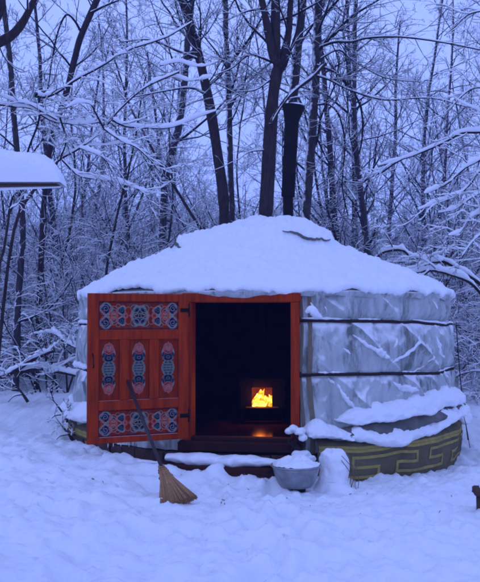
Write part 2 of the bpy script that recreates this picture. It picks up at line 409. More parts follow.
# --- ropes with their knots and snow
def rope(z0, z1_, sag, snowsegs, seedk):
    mb = MB(); th = np.linspace(TD + HW - .01, TD + 2 * PI - HW, 260)
    q = sst(0, 1.3, th - th[0])
    z = z0 + (z1_ - z0) * q + sag * np.sin(th * 7 + seedk) * .5 + .007 * vn(th * 9, 0, 0, seedk)
    pts = np.array([C(t, float(wall_r(np.array([t]), np.array([zz]))[0]) + .012, zz) for t, zz in zip(th, z)])
    mb.tube(pts, .0095, 7, noise=.35, ns=30)
    mb.tube(pts + np.array([0, 0, -.014]), .0065, 6)
    mb.build('rope', M['rope'], yurt)
    for (t0, t1, rr) in snowsegs:
        sb = MB()
        k = (th > t0) & (th < t1); p = pts[k]
        if len(p) < 4: continue
        p = smooth_path(p, 40); e = np.sin(np.linspace(.05, PI - .05, 40)) ** .4
        sb.tube(p + np.array([0, 0, .010 + rr * .4]) + 0, rr * e * (1 + .45 * fbm(np.linspace(0, 9, 40), 0, 0, seedk, 3)), 8, sq=.85, noise=.3)
        sb.build('snow', M['snow'], yurt)
    mk_ = MB(); kn = pts[0]
    for q in range(9):
        v = np.array([rnd.uniform(-.03, .03), -.02 - rnd.uniform(0, .02), rnd.uniform(-.035, .035)])
        mk_.tube(smooth_path([kn + v, kn + v * .2 + np.array([.02, -.035, 0]), kn - v + np.array([0, -.03, 0])], 8), .011, 6)
    mk_.tube(smooth_path([kn + (-.02, -.02, .01), kn + (-.04, -.03, -.07), kn + (-.02, -.025, -.13)], 8), .006, 5)
    mk_.build('rope_knot', M['rope'], yurt)
rope(1.335, 1.28, .012, [(TD + .26, TD + .50, .017), (.40, .55, .012), (.75, 1.5, .016), (4.75, 5.3, .03)], 3)
rope(.835, .80, .018, [(TD + .32, TD + .45, .012), (.62, .80, .012), (.9, 1.5, .014), (4.8, 5.25, .045)], 5)
mb = MB()
kp = C(TD + HW + .03, RW + .06, 1.39)
mb.tube(smooth_path([kp + (-.03, 0, .01), kp + (.02, -.01, .035), kp + (.07, 0, -.01), kp + (.12, .01, -.035)], 16), .036 * np.sin(np.linspace(.35, PI - .2, 16)), 10, noise=.3, ns=20)
mb.build('snow', M['snow'], yurt)

# helper: pixel -> point on a cylinder round the yurt
def cyl(x, y, rad):
    o = np.array([0, CAMY, CAMZ]); d = P(x, y, 1.0) - o
    a = d[0] ** 2 + d[1] ** 2; ox, oy = o[0] - CX, o[1] - CY
    b = 2 * (ox * d[0] + oy * d[1]); c = ox * ox + oy * oy - rad * rad
    D = b * b - 4 * a * c
    if D < 0: D = 0
    t = (-b - math.sqrt(D)) / (2 * a); p = o + d * t
    return math.atan2(p[0] - CX, -(p[1] - CY)), p[2], p
# snow caught in the diagonal folds of the wall
mb = MB()
for path, w in (([(338, 384), (346, 398), (358, 410)], .022), ([(357, 335), (370, 346), (386, 354)], .022), ([(373, 347), (380, 353), (390, 358)], .032),
                ([(392, 363), (404, 357), (413, 350), (424, 336)], .022), ([(395, 382), (405, 388), (417, 390)], .030), ([(345, 348), (352, 354)], .010),
                ([(440, 336), (442, 350), (447, 358)], .022), ([(428, 345), (433, 356), (430, 362)], .014), ([(418, 374), (428, 366)], .012), ([(444, 366), (452, 378)], .018), ([(330, 378), (336, 384)], .010),
                ([(400, 338), (396, 348)], .010), ([(436, 300), (438, 312)], .010), ([(312, 300), (318, 312)], .010), ([(328, 306), (331, 312)], .008)):
    pp = []
    for q in smooth_path(path, 22):
        th, z, _ = cyl(q[0], q[1], RW + .04); pp.append(C(th, float(wall_r(np.array([th]), np.array([z]))[0]) - .002, z))
    e = np.sin(np.linspace(.08, PI - .25, 22)) ** .7
    mb = MB(); mb.tube(pp, w * e, 14, noise=.75, ns=26, sq=.9, seed=int(path[0][0])); mb.build('snow', M['snow'], yurt)['label'] = 'streak of snow caught in a canvas fold'

# --- skirt with meander
def skirt_r(th, z):
    zz = np.clip((z + .25) / .55, 0, 1)
    return RW + .045 + .048 * np.sin(zz * PI * .62) + .012 * fbm(th * 9, z * 5, 0, 91, 3)
ranges = [(TD + HW + .06, PI * .75, 300), (TD + 2 * PI - 1.95, TD + 2 * PI - HW - .40, 200)]
for (t0, t1, n) in ranges:
    mb = MB()
    A, B = np.meshgrid(np.linspace(t0, t1, n), np.linspace(-.35, .27, 34), indexing='ij')
    top = sst(.2, .27, B); RR = skirt_r(A, B) - .07 * top ** 2
    mb.grid(np.stack([CX + RR * np.sin(A), CY - RR * np.cos(A), B + .02 * fbm(A * 5, 0 * A, 0, 92, 2)], -1))
    mb.build('skirt', M['skirt'], yurt)['label'] = 'khaki cloth skirt around the wall foot'
mb = MB()
def strip(t0, z0, t1, z1):
    """yellow ribbon from (angle, height) to (angle, height)"""
    hw = .0135
    n = max(2, int(abs(t1 - t0) / .01) + 2)
    if abs(t1 - t0) > abs(z1 - z0) / RW:
        s = 1 if t1 > t0 else -1
        A, B = np.meshgrid(np.linspace(t0 - s * hw / RW, t1 + s * hw / RW, n), [z0 - hw, z0, z0 + hw], indexing='ij')
    else:
        A, B = np.meshgrid([t0 - hw / RW, t0, t0 + hw / RW], np.linspace(z0, z1, 6), indexing='ij')
    zz = B + .02 * fbm(A * 5, 0 * A, 0, 92, 2)
    RR = skirt_r(A, B) + .005 - .07 * sst(.2, .27, B) ** 2
    mb.grid(np.stack([CX + RR * np.sin(A), CY - RR * np.cos(A), zz], -1))
for (t0, t1) in ((TD + HW + .07, PI * .7), (TD + 2 * PI - 1.9, TD + 2 * PI - HW - .42)):
    mb = MB(); strip(t0, .165, t1, .165); strip(t0, .195, t1, .195)
    t = t0 + .10; w = .20; k = 0
    while t + w < t1:
        lo, hi = -.075, .105
        if k % 2: lo, hi = hi, lo
        mid = (lo + hi) / 2; pts = [(t, lo), (t + .82 * w, lo), (t + .82 * w, mid), (t + .22 * w, mid), (t + .22 * w, hi), (t + w * 1.02, hi)]
        for p, q in zip(pts[:-1], pts[1:]): strip(p[0], p[1], q[0], q[1])
        t += w * 1.08; k += 1
    mb.build('meander_band', M['yellow'], yurt)['label'] = 'yellow key pattern bands on the skirt'
# folded canvas and heaped snow lying on the skirt
def edge_on(path, rad, n):
    return np.array([cyl(q[0], q[1], rad)[:2] for q in smooth_path(path, n)])
def heap(top, bot, ro, seed, mt, name, label, n=150, noise=1.0, thr=None):
    """a bank lying against the wall: top edge and lower outer edge given along the wall"""
    if thr is None: T_ = edge_on(top, RW + .02, n); B_ = edge_on(bot, RW + ro, n)
    else: T_ = top; B_ = bot
    th = np.linspace(min(T_[0, 0], B_[0, 0]), max(T_[-1, 0], B_[-1, 0]), n)
    zt = np.interp(th, T_[:, 0], T_[:, 1]); zb = np.interp(th, B_[:, 0], B_[:, 1])
    u = np.linspace(0, 1, n); en = np.clip(np.sin(np.clip(u, .002, .998) * PI) * 3.2, 0, 1) ** .5
    zt = zt + .016 * noise * fbm(th * 7, 0, 0, seed, 4); zb = zb + .018 * noise * fbm(th * 9, 5, 0, seed, 4)
    mid = (zt + zb) / 2; zt = mid + (zt - mid) * en; zb = mid + (zb - mid) * en
    rr = RW + .02 + (ro + .03 * noise * fbm(th * 6, 9, 0, seed, 4)) * en
    rows = []
    for fr, fz in ((-.3, 1.0), (.06, 1.0), (.28, .93), (.52, .80), (.74, .62), (.90, .42), (.99, .24), (1.0, .12), (.95, .03), (.82, -.03), (.6, -.04), (.2, 0), (-.3, .1)):
        r_ = RW + .02 + (rr - RW - .02) * fr; z_ = zb + (zt - zb) * fz
        d_ = noise * (.014 * fbm(th * 22, fz * 4 + 0 * th, 0, seed + 3, 3) + .006 * fbm(th * 60, fz * 9 + 0 * th, 0, seed + 4, 2)) * (fr > 0)
        rows.append(np.stack([CX + (r_ + d_) * np.sin(th), CY - (r_ + d_) * np.cos(th), z_ + d_ * .7], -1))
    V = np.stack(rows, 1)
    # finer cross-section
    m_ = V.shape[1]; uu = np.linspace(0, m_ - 1, m_ * 2 - 1); V = np.stack([V[:, int(q)] * (1 - q % 1) + V[:, min(m_ - 1, int(q) + 1)] * (q % 1) for q in uu], 1)
    mb = MB(); mb.grid(V); o = mb.build(name, mt, yurt); o['label'] = label
heap([(300, 431), (322, 431), (345, 428), (368, 421), (395, 416), (420, 410), (445, 402), (463, 392)], [(300, 440), (322, 440), (345, 440), (368, 438), (395, 434), (420, 428), (445, 418), (465, 404)], .115, 3, M['canvas_dark'], 'folded_canvas', 'rolled brown canvas lying on the skirt between snow ridges', noise=.6)
heap([(338, 417), (352, 408), (372, 402), (395, 398), (420, 392), (445, 386), (462, 384)], [(338, 423), (355, 424), (385, 422), (410, 417), (432, 413), (450, 405), (466, 400)], .11, 5, M['snow'], 'snow', 'upper ridge of snow against the wall')
heap([(303, 424), (316, 418), (328, 424), (340, 429), (352, 436)], [(303, 437), (318, 439), (335, 439), (352, 441)], .14, 8, M['snow'], 'snow', 'heap of snow at the left end of the skirt')
heap([(334, 434), (350, 426), (368, 425), (388, 423), (410, 417), (432, 410), (450, 401), (463, 394)], [(336, 440), (352, 441), (372, 442), (395, 445), (418, 440), (440, 431), (455, 421), (468, 412)], .15, 12, M['snow'], 'snow', 'lower ridge of snow drooping over the skirt')
th = np.linspace(1.25, 2.7, 150); heap(np.stack([th, .42 + .03 * np.sin(th * 7)], 1), np.stack([th, .16 + 0 * th], 1), .2, 15, M['snow'], 'snow', 'snow bank behind the right flank', thr=1)
th = np.linspace(3.9, 5.50, 150); heap(np.stack([th, .47 + .05 * np.sin(th * 6)], 1), np.stack([th, .30 + .0 * th], 1), .16, 17, M['snow'], 'snow', 'snow bank on the left flank', thr=1)
# --- guy cord at the right flank
mb = MB(); pa = P(456, 322, 9.0); pb = P(468, 440, 8.6)
mb.tube(smooth_path([pa, P(461, 385, 8.9), pb], 24), .006, 6); mb.tube(smooth_path([P(459, 400, 8.55), P(466, 425, 8.5), P(470, 448, 8.4)], 10), .004, 5)
mb.build('guy_cord', M['rope'], yurt)

# --- the door leaf, swung fully open to the left
HG = DF(-.47, .115, 0); LE = P(87.5, 350, 6.72); LE[2] = 0
dl = LE - HG; dl[2] = 0; DWID = float(np.linalg.norm(dl)); dl /= DWID
dnn = np.cross(dl, uz); dnn = dnn if dnn[1] < 0 else -dnn
DAX = np.array([dl, dnn, uz]); DZ, DH = .262, 1.305
def D(u, w, v): return HG + dl * u + dnn * w + uz * (DZ + v)
def dbox(mb, u0, u1, v0, v1, w0, w1, m=0, bev=0): mb.box(D((u0 + u1) / 2, (w0 + w1) / 2, (v0 + v1) / 2), abs(u1 - u0), abs(w1 - w0), abs(v1 - v0), m, DAX, bev)
mb = MB(); dbox(mb, 0, DWID, 0, DH, -.022, 0)
door = mb.build('door', M['red_panel'], yurt, smooth=False); door['label'] = 'red painted door leaf standing open, with three tall panels between two wide ones'
mb = MB(); W = DWID
ST = .095
dbox(mb, 0, ST, 0, DH, 0, .022, bev=.004); dbox(mb, W - ST, W, 0, DH, 0, .022, bev=.004)
VR = [(0, .055), (.285, .37), (.90, .985), (1.235, DH)]
for (a, b) in VR: dbox(mb, ST, W - ST, a + .0005, b - .0005, 0, .021, bev=.004)
PANW = .185; inner = W - 2 * ST; gap = (inner - 3 * PANW) / 2 
us = [ST, ST + PANW + gap, ST + 2 * (PANW + gap)]
for k in range(2): dbox(mb, us[k] + PANW, us[k + 1], .3705, .8995, 0, .021, bev=.004)
mb.build('door_rails', M['red'], door, smooth=False)
# painted ornament: small raised shapes in several colours
def disc(mb, u, v, ru, rv, m, lv, k=18, lobes=0, la=.0, rot=0):
    a = np.linspace(0, 2 * PI, k, endpoint=False); s = 1 + la * np.cos(lobes * a) if lobes else 1 + 0 * a
    x, y = ru * s * np.cos(a), rv * s * np.sin(a); c, q = math.cos(rot), math.sin(rot)
    pts = [D(u + xx * c - yy * q, .001 + lv * .0011, v + xx * q + yy * c) for xx, yy in zip(x, y)]
    mb.add(pts, [tuple(range(k))], m)
def ring(mb, u, v, ru, rv, th, m, lv, a0=0, a1=2 * PI, k=22):
    a = np.linspace(a0, a1, k)
    mb.grid(np.array([[D(u + (ru - th * q) * math.cos(t), .001 + lv * .0011, v + (rv - th * q) * math.sin(t)) for q in (0, 1)] for t in a]), m)
def curl(mb, u, v, r, sg, sv, m, lv, th=.006, turns=1.4):
    a = np.linspace(0, turns * 2 * PI, 30); rr = r * (1 - .72 * a / a[-1])
    mb.grid(np.array([[D(u + sg * (q_ - th * s) * math.cos(t), .001 + lv * .0011, v + sv * (q_ - th * s) * math.sin(t)) for s in (0, 1)] for t, q_ in zip(a, rr)]), m)
BL, TE, PK, WH, OC = 0, 1, 2, 3, 4
OM = [M['blue'], M['teal'], M['pink'], M['white'], M['ochre']]
def horn(mb, uc, vc, W_, H_):
    for s in (-1, 1):
        # pale outline silhouettes, then dark leaves, then bright rings
        for q in (-1, 1):
            disc(mb, uc + s * .42 * W_, vc + q * .27 * H_, .085 * W_, .25 * H_, WH, 0, lobes=4, la=.12)
            disc(mb, uc + s * .42 * W_, vc + q * .27 * H_, .055 * W_, .18 * H_, BL, 1, lobes=4, la=.12)
            curl(mb, uc + s * .425 * W_, vc + q * .28 * H_, .155 * H_, s, q, WH, 2, .006)
            disc(mb, uc + s * .225 * W_, vc + q * .20 * H_, .06 * W_, .20 * H_, WH, 0, lobes=3, la=.15)
            disc(mb, uc + s * .225 * W_, vc + q * .20 * H_, .036 * W_, .13 * H_, BL, 1, lobes=3, la=.15)
            ring(mb, uc + s * .145 * W_, vc + q * .17 * H_, .045 * W_, .19 * H_, .009, PK, 3)
            ring(mb, uc + s * .325 * W_, vc + q * .18 * H_, .060 * W_, .21 * H_, .010, PK, 3)
            ring(mb, uc + s * .325 * W_, vc + q * .16 * H_, .036 * W_, .12 * H_, .006, WH, 4)
            curl(mb, uc + s * .225 * W_, vc + q * .2 * H_, .11 * H_, -s, q, TE, 3, .007)
            ring(mb, uc + s * .27 * W_, vc + q * .36 * H_, .03 * W_, .09 * H_, .004, WH, 4); ring(mb, uc + s * .46 * W_, vc + q * .12 * H_, .025 * W_, .10 * H_, .004, PK, 4); ring(mb, uc + s * .10 * W_, vc + q * .38 * H_, .035 * W_, .09 * H_, .004, TE, 4)
            ring(mb, uc + s * .06 * W_, vc + q * .27 * H_, .06 * W_, .17 * H_, .007, WH, 3)
        disc(mb, uc + s * .325 * W_, vc, .05 * W_, .16 * H_, PK, 2, lobes=4, la=.2)
        disc(mb, uc + s * .325 * W_, vc, .022 * W_, .07 * H_, OC, 3)
        disc(mb, uc + s * .375 * W_, vc, .02 * W_, .08 * H_, OC, 2)
        ring(mb, uc + s * .18 * W_, vc, .035 * W_, .13 * H_, .008, PK, 4)
    disc(mb, uc, vc, .115 * W_, .42 * H_, WH, 0, lobes=6, la=.08)
    disc(mb, uc, vc, .082 * W_, .33 * H_, BL, 1, lobes=6, la=.08)
    for q in (-1, 0, 1):
        ring(mb, uc, vc + q * .2 * H_, .085 * W_, .09 * H_, .006, TE if q else OC, 2)
    for s in (-1, 1): curl(mb, uc + s * .045 * W_, vc, .15 * H_, s, 1, WH, 3, .005)
def lotus(mb, uc, vc, W_, H_):
    for q in (-1, 1):
        disc(mb, uc, vc + q * .295 * H_, .48 * W_, .185 * H_, WH, 0, k=28, lobes=6, la=.06)
        disc(mb, uc, vc + q * .245 * H_, .45 * W_, .115 * H_, BL, 1, lobes=2, la=.05)
        disc(mb, uc, vc + q * .40 * H_, .30 * W_, .085 * H_, PK, 2, lobes=3, la=.12)
        ring(mb, uc, vc + q * .40 * H_, .17 * W_, .045 * H_, .006, WH, 3)
        ring(mb, uc, vc + q * .36 * H_, .38 * W_, .09 * H_, .009, PK, 3)
        for k in range(4): ring(mb, uc, vc + q * (.205 + .045 * k) * H_, (.16 - .02 * k) * W_, .026 * H_, .004, (WH, TE, PK, WH)[k], 4)
        for s in (-1, 1):
            curl(mb, uc + s * .30 * W_, vc + q * .235 * H_, .12 * W_, s, q, TE, 3, .004); ring(mb, uc + s * .26 * W_, vc + q * .31 * H_, .10 * W_, .045 * H_, .004, PK, 3)
            ring(mb, uc + s * .38 * W_, vc + q * .19 * H_, .07 * W_, .03 * H_, .004, WH, 2)
        disc(mb, uc, vc + q * .455 * H_, .10 * W_, .05 * H_, PK, 3, lobes=3, la=.2)
    # interlaced middle
    disc(mb, uc, vc, .50 * W_, .165 * H_, WH, 0, lobes=4, la=.06)
    disc(mb, uc, vc, .46 * W_, .150 * H_, TE, 1, lobes=4, la=.06)
    for i in range(-2, 3):
        ring(mb, uc + i * .16 * W_, vc, .12 * W_, .13 * H_, .005, WH if i % 2 == 0 else BL, 2 + (i % 2))
        ring(mb, uc, vc + i * .05 * H_, .42 * W_, .035 * H_, .004, WH, 4)
def border(mb, u0, u1, v0, v1, m):
    for (a, b, c, d) in ((u0, u1, v0, v0 + .005), (u0, u1, v1 - .005, v1), (u0, u0 + .005, v0, v1), (u1 - .005, u1, v0, v1)):
        mb.add([D(a, .0016, c), D(b, .0016, c), D(b, .0016, d), D(a, .0016, d)], [(0, 1, 2, 3)], m)
for (v0, v1) in ((.995, 1.225), (.065, .275)):
    mb = MB(); horn(mb, W / 2 - .005, (v0 + v1) / 2, .72, (v1 - v0) * .98); border(mb, ST + .004, W - ST - .004, v0 - .004, v1 + .004, 2 if False else BL)
    o = mb.build('painted_scroll', OM, door, smooth=False); o['label'] = 'wide painted scroll ornament in navy, pink and white'
for k in range(3):
    mb = MB(); lotus(mb, us[k] + PANW / 2 + .002, .645, .118, .46); o = mb.build('painted_lotus', OM, door, smooth=False); o['label'] = 'tall painted lotus ornament in navy, pink and white'
mb = MB(); mb.tube([D(W - .045, .022, .66), D(W - .045, .05, .67), D(W - .038, .052, .77), D(W - .038, .022, .78)], .006, 8); mb.build('handle', M['iron'], door)
for v in (.15, 1.1):
    mb = MB(); mb.tube([D(0.0, .012, v), D(0.0, .012, v + .12)], .012, 10); mb.box(D(.04, .024, v + .06), .08, .004, .035, 0, DAX); mb.build('hinge', M['iron'], door)
mb = MB()   # snow lying on the top edge and frost drips under the leaf
for k in range(7):
    mb = MB(); u = rnd.uniform(.45, W - .03); mb.tube([D(u, -.01, .0), D(u + .002, -.01, -rnd.uniform(.02, .06))], [.006, .001], 6); mb.build('icicle', M['snow_lite'], door)

# --- little bundle of snow covered rope by the foot of the frame
coil = thing('rope_bundle', 'snow capped bundle of rope hanging at the foot of the right door post', 'rope', tuple(P(296, 445, 6.95)))
mb = MB()
for k in range(16):
    c = P(295 + rnd.uniform(-4, 8), rnd.uniform(423, 452), 6.92)
    mb.tube(smooth_path([c, c + (rnd.uniform(-.05, .05), -.03, -.03), c + (rnd.uniform(-.04, .06), 0, -.09), c + (rnd.uniform(-.03, .03), .02, -.15)], 12), .009, 6)
mb.build('cord', M['rope'], coil)
mb = MB()
for lumps in (((289, 432, .036, 3), (294, 429, .046, 4), (300, 432, .050, 5), (303, 438, .042, 7)), ((297, 455, .050, 13), (304, 457, .060, 15), (311, 460, .045, 17))):
    mb = MB()
    for (x, y, r, q) in lumps:
        c = P(x, y, 6.88); n = 14; t = np.linspace(-1, 1, n)
        pts = np.stack([c[0] + t * r, c[1] + .2 * r * np.sin(t * 3), c[2] + .18 * r * np.cos(t * 2.2) + .1 * r * t * (q % 3 - 1)], 1)
        mb.tube(pts, r * .85 * np.sqrt(np.clip(1 - t ** 2 * .985, 0, 1)), 16, noise=.45, ns=16, sq=.8, seed=q)
    o = mb.build('snow', M['snow'], coil); md = o.modifiers.new('merge', 'REMESH'); md.mode = 'VOXEL'; md.voxel_size = .006; md.use_smooth_shade = True
    md = o.modifiers.new('settle', 'SMOOTH'); md.iterations = 8; md.factor = .6

# --- doorstep
stp = thing('doorstep', 'long wooden doorstep board with snow along its top, in front of the threshold', 'step', tuple(P(222, 465, 6.72)))
mb = MB(); sc0 = P(167, 455, 6.85); sc1 = P(279, 462, 6.62); sdir = (sc1 - sc0); sdir[2] = 0; sl = np.linalg.norm(sdir); sdir /= sl
sn = np.cross(sdir, uz); SAX = np.array([sdir, sn, uz]); cc = (sc0 + sc1) / 2; cc[2] = .055
mb.box(cc + sn * .02 - sdir * .30, sl + .62, .24, .07, ax=SAX, bev=.008); mb.box(cc + sn * .05 - sdir * .30 + np.array([0, 0, -.12]), sl + .5, .10, .17, ax=SAX, bev=.008)
mb.build('board', M['wood_red'], stp, smooth=False)
mb = MB(); n = 70; t = np.linspace(0, 1, n)[:, None]; p = (sc0 * (1 - t) + sc1 * t); p[:, 2] = .125; p += sn * .01
mb.tube(p, (.088 * np.sin(np.linspace(.12, PI - .12, n)) ** .35) * (1 + .2 * fbm(t[:, 0] * 8, 0, 0, 5, 3)), 20, sq=.62, noise=.25, ns=7)
t = np.linspace(0, 1, n)[:, None]; p = (sc0 * (1 - t) + sc1 * t) + np.array([-.75, .05, 0]); p[:, 2] = .10
mb.tube(p[:50], (.05 * np.sin(np.linspace(.12, PI - .12, 50)) ** .35), 14, sq=.6, noise=.4, ns=8)
mb.build('snow', M['snow'], stp)

# --- stove with its fire
SX, SY = P(262, 400, 8.55)[0], CAMY + 8.55
stove = thing('wood_stove', 'black iron wood stove with an orange fire burning in its open mouth', 'stove', (SX, SY, .215))
mb = MB(); zf = .215; 
mb.box((SX, SY + .30, zf + .145), .52, .56, .02); mb.box((SX, SY + .30, zf + .46), .54, .60, .025)
for s in (-1, 1): mb.box((SX + s * .25, SY + .30, zf + .30), .02, .56, .30)
mb.box((SX, SY + .57, zf + .30), .5, .02, .30)
ow, oh0, oh1 = .22, .095, .315
mb.box((SX - .18, SY + .02, zf + .30), .14, .02, .30); mb.box((SX + .18, SY + .02, zf + .30), .14, .02, .30); mb.box((SX, SY + .02, zf + .41), .24, .02, .08)
mb.build('firebox', M['iron'], stove, smooth=False)
mb = MB(); mb.box((SX, SY + .32, zf + .30), .44, .02, .28); mb.box((SX - .15, SY + .18, zf + .28), .02, .26, .24); mb.box((SX + .15, SY + .18, zf + .28), .02, .26, .24); mb.build('fire_brick', mat('fire_brick', (.10, .05, .03), .9, 0, .1, var=(.03, .02, .015), vscale=12), stove, smooth=False)
mb = MB(); mb.box((SX, SY - .05, zf + .155), .36, .12, .014, bev=.003); mb.build('hearth_shelf', M['iron'], stove, smooth=False)
for a in (-1, 1):
    for b in (.06, .54):
        mb = MB(); mb.tube([(SX + a * .22, SY + b, zf), (SX + a * .21, SY + b, zf + .14)], [.012, .02], 8); mb.build('leg', M['iron'], stove)
mb = MB(); mb.box((SX - .235, SY - .09, zf + .27), .02, .21, .22, bev=.004); mb.build('fire_door', M['iron'], stove, smooth=False)
mb = MB(); mb.tube([(SX + .0, SY + .40, zf + .47), (SX + .02, SY + .33, 1.6), (.583, .12, 2.35)], .06, 16); mb.build('flue', M['iron'], stove)
fm = bpy.data.materials.new('flame'); fm.use_nodes = True; nt = fm.node_tree; nt.nodes.clear(); L = nt.links.new
outn = nt.nodes.new('ShaderNodeOutputMaterial'); em = nt.nodes.new('ShaderNodeEmission'); tc = nt.nodes.new('ShaderNodeTexCoord')
nz = nt.nodes.new('ShaderNodeTexNoise'); nz.inputs['Scale'].default_value = 26; nz.inputs['Detail'].default_value = 4
rp = nt.nodes.new('ShaderNodeValToRGB'); rp.color_ramp.elements[0].position = .38; rp.color_ramp.elements[0].color = (1, .07, .003, 1)
rp.color_ramp.elements[1].position = .62; rp.color_ramp.elements[1].color = (1, .42, .06, 1); e_ = rp.color_ramp.elements.new(.5); e_.color = (1, .17, .012, 1)
L(tc.outputs['Object'], nz.inputs['Vector']); L(nz.outputs['Fac'], rp.inputs['Fac']); L(rp.outputs['Color'], em.inputs['Color']); em.inputs['Strength'].default_value = 6.5; L(em.outputs['Emission'], outn.inputs['Surface'])
M['flame'] = fm
emb = mat('embers', (.05, .01, .005), .9, emit=(1, .11, .008), estr=1.6)
mb = MB()
for k in range(34):
    q = rnd.uniform(-1, 1); x = SX + q * .098; h = (.045 + .11 * rnd.random() ** 3) * (1 - .35 * abs(q)) + .015; y = SY + rnd.uniform(.07, .22); z0 = zf + .155
    sw = rnd.uniform(-.03, .03)
    pts = smooth_path([(x, y, z0), (x + sw * .4, y, z0 + h * .45), (x - sw * .2, y, z0 + h * .75), (x + sw, y, z0 + h * 1.15)], 12)
    mb.tube(pts, rnd.uniform(.024, .036) * np.sin(np.linspace(1.0, PI - .03, 12)) ** .9, 9, noise=.5, ns=20)
mb.build('flames', M['flame'], stove)
mb = MB()
for k in range(3): mb.tube([(SX - .12, SY + .1 + k * .06, zf + .17), (SX + .12, SY + .13 + k * .06, zf + .175)], .022, 8, noise=.3)
mb.build('embers', emb, stove)
ld = bpy.data.lights.new('fire_light', 'POINT'); ld.energy = 11; ld.color = (1, .22, .035); ld.shadow_soft_size = .05
lo = bpy.data.objects.new('fire_light', ld); link(lo); lo.location = (SX - .02, SY + .01, zf + .28)

# --- chimney pipe
c0 = P(288.5, 226, 9.35); c1 = P(288, 196, 9.35); c2 = P(292, 118, 9.35); c3 = P(293.5, 107, 9.35)
chim = thing('chimney_pipe', 'tall black stovepipe with flared rim standing out of the yurt roof', 'chimney', tuple(c0 - (0, 0, .15)))
def along(mb, a, b, prof, k=28):
    ax = (b - a); L_ = np.linalg.norm(ax); w = ax / L_; u = np.cross(w, (0, 1, 0)); u /= np.linalg.norm(u); v = np.cross(w, u)
    mb.lathe([(r_, q * L_) for r_, q in prof], a, k, ax=np.array([u, v, w]))
mb = MB(); along(mb, c0 - (0, 0, .2), c1 + (0, 0, .03), [(.062, 0), (.062, 1)]); mb.build('lower_pipe', M['iron'], chim)
mb = MB(); along(mb, c1, c2, [(.054, -.01), (.078, -.01), (.082, .0), (.082, .28), (.086, .285), (.086, .30), (.082, .305), (.084, .62), (.089, .625), (.089, .64), (.084, .645), (.088, 1)]); mb.build('pipe', M['iron'], chim)
mb = MB(); along(mb, c2, c3, [(.089, -.35), (.100, .0), (.118, .5), (.138, .85), (.140, 1.05), (.128, 1.07), (.1, .9), (.088, .2)]); mb.build('rim', M['iron'], chim)
mb = MB(); along(mb, c3, c3 + (0, 0, .035), [(.136, 0.1), (.12, .6), (.06, .95), (.001, 1.0)]); mb.build('snow', M['snow_lite'], chim)
mb = MB(); mb.lathe([(.16, -.05), (.12, .02), (.062, .05), (.058, .08)], tuple(c0 + (0, 0, -.01)), 28); mb.build('flashing', M['iron'], chim)

# --- broom
bt = P(127.5, 381, 6.78); bb = P(161, 466, 6.02); foot = P(178, 503, 5.62); 
foot[2] = float(ground_full(np.array([foot[0]]), np.array([foot[1]]))[0]) + .01
brm = thing('broom', 'straw broom standing in the snow with its dark handle leaning on the red door', 'broom', tuple(foot))
mb = MB(); mb.tube([bt, (bt * .5 + bb * .5), bb + (foot - bb) * .12], .0145, 10); mb.build('handle', M['handle'], brm)
ax = foot - bb; Lb = np.linalg.norm(ax); w = ax / Lb; u = np.array([1, 0, 0]) - w * w[0]; u /= np.linalg.norm(u); v = np.cross(w, u)
mb = MB()
for k in range(800):
    a = rnd.uniform(-1, 1); b = rnd.uniform(-1, 1) * math.sqrt(max(0, 1 - a * a * .7)); st = bb + u * a * .020 + v * b * .014
    s = rnd.uniform(.88, 1.04); end = foot + u * (a * .14 + .01 + rnd.gauss(0, .004)) + v * b * .028 + w * ((s - 1) * .12 - abs(a) * .02)
    midp = bb + (foot - bb) * .4 + u * a * .055 + v * b * .03
    mb.tube(smooth_path([st, midp, end], 5), [.0035, .004, .004, .0035, .002], 4, m=k % 2)
mb.build('bristles', [M['straw'], mat('broom_straw_dark', (.27, .14, .07), .9)], brm)
mb = MB()
for q in (.10, .16, .30):
    c = bb + (foot - bb) * q; hw_ = .024 + .085 * q * 1.15 * (1 if q < .2 else 1.0); a = np.linspace(0, 2 * PI, 26)
    mb.tube(np.array([c + u * hw_ * math.cos(t) + v * (.017 + .03 * q) * math.sin(t) for t in a]), .0035, 5, caps=False)
mb.build('binding', M['rope'], brm)

# --- galvanised tub
tc_ = P(296, 490, 6.4); tz = -.085; tb = (tc_[0], tc_[1], tz)
tub = thing('metal_tub', 'round grey metal tub on a foot ring, heaped with snow, right of the doorstep', 'tub', tb)
mb = MB(); mb.lathe([(.001, .058), (.10, .056), (.128, .062), (.150, .09), (.172, .14), (.190, .20), (.198, .232), (.190, .232), (.165, .14), (.13, .08), (.001, .07)], tb, 48); mb.build('bowl', M['galv'], tub)
mb = MB(); a = np.linspace(0, 2 * PI, 48); mb.tube(np.array([(tb[0] + .2 * math.cos(t), tb[1] + .2 * math.sin(t), tz + .232) for t in a]), .0085, 8, caps=False); mb.build('rim', M['galv'], tub)
mb = MB(); mb.lathe([(.085, .06), (.078, .03), (.088, -.02), (.08, -.02), (.07, .03)], tb, 32); mb.build('foot_ring', M['iron'], tub)
for s in (-1,):
    mb = MB(); cx = tb[0] + s * .19; mb.tube(smooth_path([(cx, tb[1] - .045, tz + .19), (cx + s * .04, tb[1] - .03, tz + .165), (cx + s * .04, tb[1] + .03, tz + .165), (cx, tb[1] + .045, tz + .19)], 14), .006, 7); mb.build('handle', M['iron'], tub)
mb = MB(); a = np.linspace(0, 2 * PI, 64, endpoint=False); r = np.linspace(.002, .195, 26); A, B = np.meshgrid(a, r, indexing='ij')
Zs = .235 + .062 * (1 - (B / .2) ** 2.4) + .016 * fbm(B * np.cos(A) * 14, B * np.sin(A) * 14, 0, 6, 3)
mb.grid(np.stack([tb[0] + B * np.cos(A), tb[1] + B * np.sin(A), tz + Zs], -1), closeu=True); mb.build('snow', M['snow'], tub)

